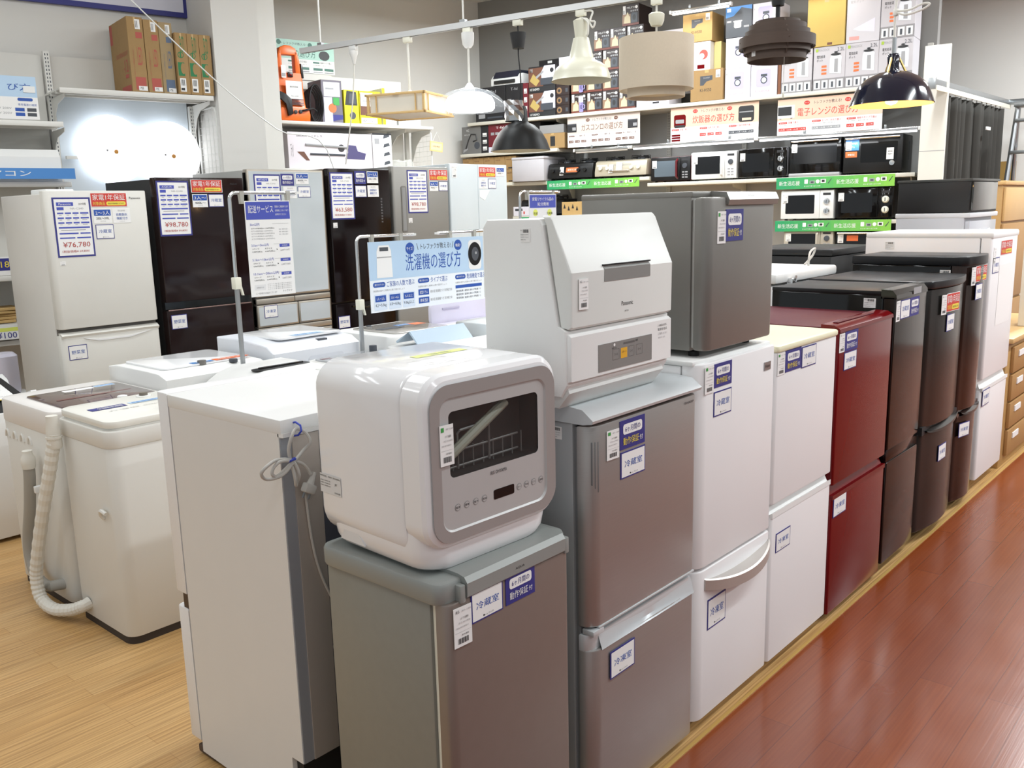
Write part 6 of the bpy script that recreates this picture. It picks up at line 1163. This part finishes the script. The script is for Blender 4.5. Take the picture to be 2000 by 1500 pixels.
# wooden frame lamp
t = pend('square pale wood and paper pendant lamp, second on the track', .94); adapter(t)
b = B(); b.tube([(0, 0, -.03), (0, 0, -.36)], .008, cordw, 8); b.lathe([(.008, -.33), (.03, -.36), (.03, -.37)], (0, 0, 0), ivory, 16); b.obj('cord', t)
RW = R(-70)-RT; s_ = .205; za, zb = -.5, -.37
M_ = Matrix.Rotation(RW, 4, 'Z')
def wl(nm, fn):
    b = B(); b.M = M_; fn(b); return b.obj(nm, t)
paperm = mat('washi_paper', 'e6e0d2', .7, var=.02)
wl('paper_panel', lambda b: (b.box(-s_+.015, s_-.015, -s_+.012, -s_+.014, za+.01, zb-.01, paperm), b.box(-s_+.015, s_-.015, s_-.014, s_-.012, za+.01, zb-.01, paperm), b.box(-s_+.012, -s_+.014, -s_+.015, s_-.015, za+.01, zb-.01, paperm), b.box(s_-.014, s_-.012, -s_+.015, s_-.015, za+.01, zb-.01, paperm), b.box(-s_+.015, s_-.015, -s_+.015, s_-.015, za+.008, za+.01, paperm)))
def fr(b):
    for z in (za, zb-.012):
        for y in (-s_-.012, s_-.002): b.box(-s_-.012, s_+.012, y, y+.014, z, z+.014, pine, .002)
        for x in (-s_-.012, s_-.002): b.box(x, x+.014, -s_-.012, s_+.012, z, z+.014, pine, .002)
    for x in (-s_-.004, s_-.012):
        for y in (-s_-.004, s_-.012): b.box(x, x+.016, y, y+.016, za, zb, pine, .002)
    for q in (-s_+.06, s_-.066):
        for y in (-s_-.002, s_-.006): b.box(q, q+.007, y, y+.008, za, zb, pine)
        for x in (-s_-.002, s_-.006): b.box(x, x+.008, q, q+.007, za, zb, pine)
    b.box(-.02, .02, -s_, s_, zb-.01, zb, pine); b.box(-s_, s_, -.02, .02, zb-.01, zb, pine)
wl('wood_frame', fr)
# clear glass dome lamp, lit
t = pend('lit pendant lamp with a clear glass dome over a white diffuser', 1.42); adapter(t)
b = B(); b.lathe([(.0, -.12), (.02, -.12), (.035, -.1), (.04, -.06), (.04, -.03), (.0, -.03)], (0, 0, 0), whitem, 20); b.obj('ceiling_cup', t)
b = B(); b.tube([(0, 0, -.11), (0, 0, -.36)], .007, cordw, 8); b.obj('cord', t)
cg = mat('clear_glass', 'dfe6ec', .04, alpha=.16)
shade(t, [(.02, -.35), (.06, -.365), (.14, -.385), (.19, -.42), (.23, -.46), (.247, -.49), (.248, -.497)], cg, None, 'glass_shade')
b = B(); b.lathe([(0, -.385), (.09, -.392), (.14, -.415), (.158, -.45), (.158, -.485), (.145, -.5), (.0, -.505)], (0, 0, 0), opal, 40); b.lathe([(.012, -.33), (.03, -.355), (.03, -.362)], (0, 0, 0), whitem, 16); b.obj('diffuser', t)
def bulb_light(x, z, p, col, r=.05):
    l = bpy.data.lights.new('bulb_light', 'POINT'); l.energy = p; l.color = col; l.shadow_soft_size = r; o = bpy.data.objects.new('bulb_light', l); COL.objects.link(o); o.location = T(x, 0, z)
# black dome lamp
t = pend('matte black dome pendant lamp with plastic film on its neck', 1.79); adapter(t)
b = B(); b.lathe([(.0, -.165), (.035, -.165), (.05, -.08), (.05, -.075), (.0, -.075)], (0, 0, 0), blackm, 20); b.obj('ceiling_cup', t)
b = B(); b.tube(smooth([(0, 0, -.03), (.002, 0, -.1), (0, 0, -.2), (.012, .0, -.35), (.0, 0, -.52)]), .004, rubber, 6); b.obj('cord', t)
bd = mat('black_dome_paint', '111213', .45, spec=.3, var=.06)
shade(t, [(.0, -.5), (.035, -.5), (.045, -.52), (.05, -.585), (.055, -.6), (.09, -.615), (.132, -.655), (.163, -.705), (.18, -.752), (.185, -.766)], bd, mat('cream_inner', 'd9d0b4', .5))
b = B(); b.M = Matrix.Translation((-.02, -.03, -.47)); vs = []
random.seed(4)
for k in range(5):
    for j in range(12): a = 2*pi*j/12; r_ = .056+.012*random.random(); vs.append((r_*cos(a), r_*sin(a), -.03*k))
b.add(vs, [(k*12+j, k*12+(j+1) % 12, (k+1)*12+(j+1) % 12, (k+1)*12+j) for k in range(4) for j in range(12)], mat('shiny_film', 'b5b5b6', .12, .9)); b.obj('film_wrap', t, flat=True)
# white factory shade
t = pend('cream white pendant lamp with a flared shade and knotted cord', 2.22); adapter(t)
wsh = mat('cream_lamp_paint', 'd8d6c4', .35, var=.02)
shade(t, [(.0, -.155), (.045, -.155), (.058, -.21), (.072, -.265), (.085, -.28), (.12, -.297), (.15, -.32), (.162, -.35), (.172, -.385), (.178, -.392)], wsh, mat('cream_inner2', 'c9c7b4', .5))
b = B(); b.lathe([(.0, -.155), (.035, -.155), (.046, -.06), (.03, -.05), (.0, -.05)], (0, 0, 0), wsh, 20); b.obj('socket_cup', t)
b = B(); b.tube(smooth([(0, 0, -.04), (-.01, 0, -.015), (.03, -.01, -.012), (.08, -.01, -.02), (.07, -.02, -.07), (.1, -.02, -.08), (.085, -.02, -.11), (.05, -.02, -.06), (.0, -.02, -.05)], 6), .0055, cordw, 6); b.tube(smooth([(.02, -.03, -.05), (.06, -.03, -.08), (.06, -.03, -.14), (.045, -.02, -.15)], 6), .0055, cordw, 6); b.obj('cord', t)
# drum
t = pend('beige fabric drum pendant lamp', 2.69)
b = B(); b.tube([(0, 0, .0), (0, 0, -.21)], .006, cordw, 8); b.obj('cord', t)
b = B(); b.lathe([(.0, -.148), (.03, -.145), (.042, -.12), (.044, -.085), (.03, -.076), (.0, -.075)], (0, 0, 0), wsh, 20); b.obj('ceiling_cup', t); adapter(t)
fab = mat('beige_linen', 'cbbda8', .85, var=.04, scale=80, bump=.15)
shade(t, [(.206, -.21), (.206, -.485), (.199, -.485), (.199, -.21), (.206, -.21)], fab)
b = B(); b.lathe([(.16, -.47), (.16, -.525), (.151, -.525), (.151, -.47)], (0, 0, 0), fab, 40); b.lathe([(0, -.5), (.156, -.505)], (0, 0, 0), mat('linen_diffuser', 'c4b498', .8), 40); b.obj('inner_shade', t)
b = B()
for k in range(3): a = k*2*pi/3; b.tube([(0, 0, -.215), (.202*cos(a), .202*sin(a), -.215)], .003, steel, 6)
b.obj('spider', t)
# slatted brown lamp
t = pend('dark brown pendant lamp made of stacked wooden rings', 3.36); adapter(t, blackm)
b = B(); b.lathe([(.0, -.13), (.03, -.13), (.045, -.03), (.0, -.03)], (0, 0, 0), blackm, 20); b.tube([(0, 0, -.12), (0, 0, -.25)], .012, blackm, 8); b.rect(.02, .045, -.1, -.04, -.045, paper); b.obj('stem', t)
wd = mat('dark_walnut_veneer', '4a3a30', .6, var=.12, scale=10, aniso=(1, 1, 12))
for k, (r_, z0, z1) in enumerate(((.112, -.235, -.205), (.143, -.262, -.225), (.162, -.292, -.255), (.191, -.338, -.285), (.167, -.362, -.318), (.147, -.4, -.345))):
    b = B(); b.lathe([(r_, z0), (r_, z1), (r_-.006, z1), (r_-.006, z0), (r_, z0)], (0, 0, 0), wd, 48); b.obj('ring', t, sharp=50)
b = B()
for k in range(4): a = k*pi/2+.6; b.tube([(.11*cos(a), .11*sin(a), -.21), (.19*cos(a), .19*sin(a), -.31), (.15*cos(a), .15*sin(a), -.38)], .004, wd, 6)
b.obj('inner_strut', t)
note('bar', t, -.09, -.348, -.128, .03, .035); b = B(); b.tube([(.04, 0, -.35), (.04, 0, -.56)], .0015, cordw, 5); b.lathe([(.0, -.59), (.005, -.585), (.005, -.565), (0, -.56)], (.04, 0, 0), ivory, 8); b.obj('pull_cord', t)
# navy lamp with warm bulb
t = pend('dark navy enamel pendant lamp glowing warm orange inside', 3.93); adapter(t)
b = B(); b.tube(smooth([(0, 0, -.02), (.004, 0, -.14), (-.004, 0, -.24), (0, 0, -.36)]), .006, cordw, 8); b.tube(smooth([(0, -.008, -.235), (.05, -.02, -.255), (.12, -.02, -.24), (.15, -.02, -.22), (.12, -.02, -.215), (.06, -.02, -.235), (0, -.008, -.23)], 5), .005, cordw, 6, closed=False); b.lathe([(.012, -.25), (.016, -.235), (.012, -.22)], (0, 0, 0), cordw, 10); b.obj('cord', t)
b = B(); b.tube([(0, 0, -.35), (0, 0, -.44)], .01, steel, 10); b.obj('stem', t)
nv = mat('navy_enamel', '181c2c', .12, coat=.4, var=.05)
shade(t, [(.0, -.425), (.025, -.425), (.03, -.435), (.026, -.48), (.03, -.505), (.075, -.515), (.125, -.54), (.16, -.575), (.172, -.6), (.188, -.64), (.196, -.662)], nv, mat('cream_enamel', 'e0d3b0', .35))
b = B()
for a in (.3, 2.4, 4.5): b.tube([(.022*cos(a), .022*sin(a), -.44), (.06*cos(a), .06*sin(a), -.515)], .006, mat('brass', 'c2a566', .3, .8), 6)
b.obj('strut', t)
b = B(); b.lathe([(0, -.665), (.025, -.655), (.036, -.63), (.03, -.6), (.016, -.57), (.014, -.55)], (0, 0, 0), mat('warm_bulb', 'ffdca8', .3, emit=30, ecol='ffb45a'), 20); b.obj('bulb', t)
bulb_light(1.42, 2.12, 3, (1, .98, .95), .15); bulb_light(3.93, 2.06, 4, (1, .62, .25), .03)

# ------------------------------------------------------------------ right edge: fitting room curtain, ladder, furniture
b = B(); b.box(0, .2, 0, .03, 0, 2.85, mat('partition_white', 'd9d5cc', .5, var=.02), .003); b.rect(0, .2, 1.995, 2.0, -.0006, gray); tag(b.obj('partition_panel', None, S(1.87, -.1, 0), RS, flat=True), 'tall white partition panel at the right end of the back shelving', 'panel')
t = thing('curtain_rail', 'angled steel curtain rail over the dark curtains', 'rail', (8.05, 2.44, 2.5))
b = B(); b.box(-.1, 2.25, -.03, .03, 0, .05, steel, .004); b.box(-.1, 2.25, -.04, -.03, -.04, .0, ivory, .002); b.obj('rail', t)
b = B(); b.box(2.2, 2.26, -2.2, .02, .0, .05, steel, .004)
for k in range(14): b.rect(2.199, 2.2, 0, 0, 0, slate) if False else None
b.obj('side_rail', t)
b = B(); b.box(-.12, -.1, -.03, .03, -.03, .06, steel, .003); b.obj('bracket', t)
cm = mat('dark_gray_curtain', '35332f', .9, var=.08, scale=30, aniso=(4, 4, .3))
for x0, x1, lb, nf in ((0, .97, 'left dark gray fitting room curtain with deep folds', 7), (1.0, 1.95, 'right dark gray fitting room curtain, half gathered by a clip', 6)):
    b = B(); n = nf*12; zs_ = [0, .5, 1.2, 1.9, 2.3, 2.42]; vs = []
    for z in zs_:
        for i in range(n+1):
            q = i/n; am = .05*(.55+.45*(2.42-z)/2.42)+.012; vs.append((x0+(x1-x0)*q+.012*sin(q*17+z*1.3), -am*sin(q*nf*2*pi+.4*sin(z*2))-.02*sin(q*nf*pi*.9), z))
    b.add(vs, [(k*(n+1)+i, k*(n+1)+i+1, (k+1)*(n+1)+i+1, (k+1)*(n+1)+i) for k in range(len(zs_)-1) for i in range(n)], cm)
    t = thing('curtain', lb, 'curtain', (8.22, 2.45, .03), 0, 'fitting room curtains'); o = b.obj('fabric', t); md = o.modifiers.new('t', 'SOLIDIFY'); md.thickness = .004
    b = B()
    for k in range(6): x = x0+.06+(x1-x0-.12)*k/5; b.tube([(x, 0, 2.4), (x, 0, 2.46)], .006, whitem, 6)
    b.obj('hook', t)
    if x0 > .5: b = B(); b.box(1.08, 1.2, -.1, -.085, 2.18, 2.21, paper, .002); b.obj('clip', t, rot=(0, R(0), 0))
t = thing('step_ladder', 'aluminium step ladder standing in front of the right wall', 'ladder', (9.1, 2.12, 0))
for s_ in (0, -.42):
    b = B(); b.tube([(0, s_+.12*(1 if s_ == 0 else -1), .01), (.25, s_, 2.4)], .022, steel, 8); b.obj('rail', t)
    b = B(); b.tube([(.75, s_+.12*(1 if s_ == 0 else -1), .01), (.28, s_, 2.4)], .018, steel, 8); b.obj('rear_leg', t)
for k in range(8):
    z = .3+k*.28; q = z/2.4; y0 = .12*(1-q); b = B(); b.box(.25*q-.04, .25*q+.04, -.42-y0, y0, z, z+.03, steel, .004); b.obj('step', t)
b = B(); b.box(.18, .34, -.44, .02, 2.39, 2.43, steel, .006); b.obj('top_cap', t)
b = B(); b.box(0, .03, 0, .34, 0, 1.96, mat('tan_board', '9a7a40', .7, var=.05)); tag(b.obj('board', None, (10.5, 2.36, 0), 0), 'tan board leaning beside the curtain', 'board')
t = thing('freezer', 'gray drawer freezer behind the wooden chest, carrying the glossy black case', 'freezer', (6.05, 1.59, 0))
bx('body', t, 0, .63, 0.03, .44, .02, 1.5, mat('freezer_gray', 'b7b8bd', .4, var=.02), .008); bx('top_panel', t, -.004, .634, -.004, .445, 1.48, 1.51, mat('freezer_top', 'cfcfd2', .35), .006)
for k in range(3):
    b = B(); b.box(.01, .62, 0, .03, .05+k*.48, .5+k*.48, mat('smoky_drawer', 'b4b6bd', .15, coat=.3), .006); b.tube([(.2, -.01, .44+k*.48), (.31, -.018, .42+k*.48), (.42, -.01, .44+k*.48)], .008, whitem, 6); b.obj('drawer', t)
t = thing('storage_case', 'black storage case with a glossy smoked front on top of the gray freezer', 'case', (6.05, 1.585, 1.512))
b = B(); b.box(0, .63, .012, .44, 0, .2, mat('black_case', '0d0c0e', .5, var=.1), .006); b.box(-.006, .636, .0, .446, .19, .205, mat('case_rim', '3a3b39', .3), .003); b.obj('body', t)
b = B(); b.box(.02, .57, -.002, .014, .012, .185, mat('smoked_front', '2c2b28', .05, coat=.6, var=.2, scale=4), .003); b.obj('front_panel', t)
oak2 = mat('light_oak_veneer', 'b08a55', .5, var=.1, scale=5, aniso=(1, 1, 14)); oakf = mat('oak_drawer_front', 'a9814f', .5, var=.1, scale=5, aniso=(14, 1, 1)); 
t = thing('chest_of_drawers', 'light wood chest of drawers at the end of the refrigerator row', 'chest', (5.79, 1.248, 0))
b = B(); b.box(0, 1.3, .02, .3, .0, .76, oak2, .003); b.obj('body', t)
b = B(); b.box(-.015, 1.315, -.012, .3, .76, .79, mat('oak_top', 'cda770', .4, var=.08), .004); b.obj('top_panel', t)
for k in range(4):
    b = B(); b.box(.1, 1.26, .0, .02, .06+k*.17, .215+k*.17, oakf, .004); b.obj('drawer', t); dd = LAST[-1]
    b = B(); b.box(.2, .34, -.006, .001, .15+k*.17, .185+k*.17, paper); b.obj('label_plate', dd, flat=True)
t = thing('crib_frame', 'white slatted wooden frame standing on the chest of drawers', 'frame', (6.38, 1.3, .791))
for x in (0, .5):
    b = B(); b.box(x, x+.06, 0, .05, 0, .56, mat('frame_cream', 'e4ddcc', .45, var=.02), .004); b.obj('post', t)
b = B(); b.box(.06, .5, .01, .04, .46, .52, MATS['frame_cream'], .003); b.obj('top_rail', t)
for k in range(4): b = B(); b.box(.12+k*.1, .15+k*.1, .015, .035, .08, .46, MATS['frame_cream'], .002); b.obj('slat', t)
b = B(); b.box(.06, .5, .01, .04, .04, .08, MATS['frame_cream'], .003); b.obj('bottom_rail', t)
t = thing('cabinet', 'tan wooden cabinet behind the black storage case at the right edge', 'cabinet', (7.55, 1.75, 0))
bx('body', t, 0, .8, 0.02, .42, 0, 1.69, oak2, .004); bx('top_panel', t, -.01, .81, 0, .43, 1.69, 1.72, MATS['oak_top'], .004)
for z0, z1 in ((.1, .8), (.82, 1.4), (1.42, 1.67)): bx('door', t, .02, .78, 0, .02, z0, z1, oakf if z0 != 1.42 else MATS['oak_top'], .004)
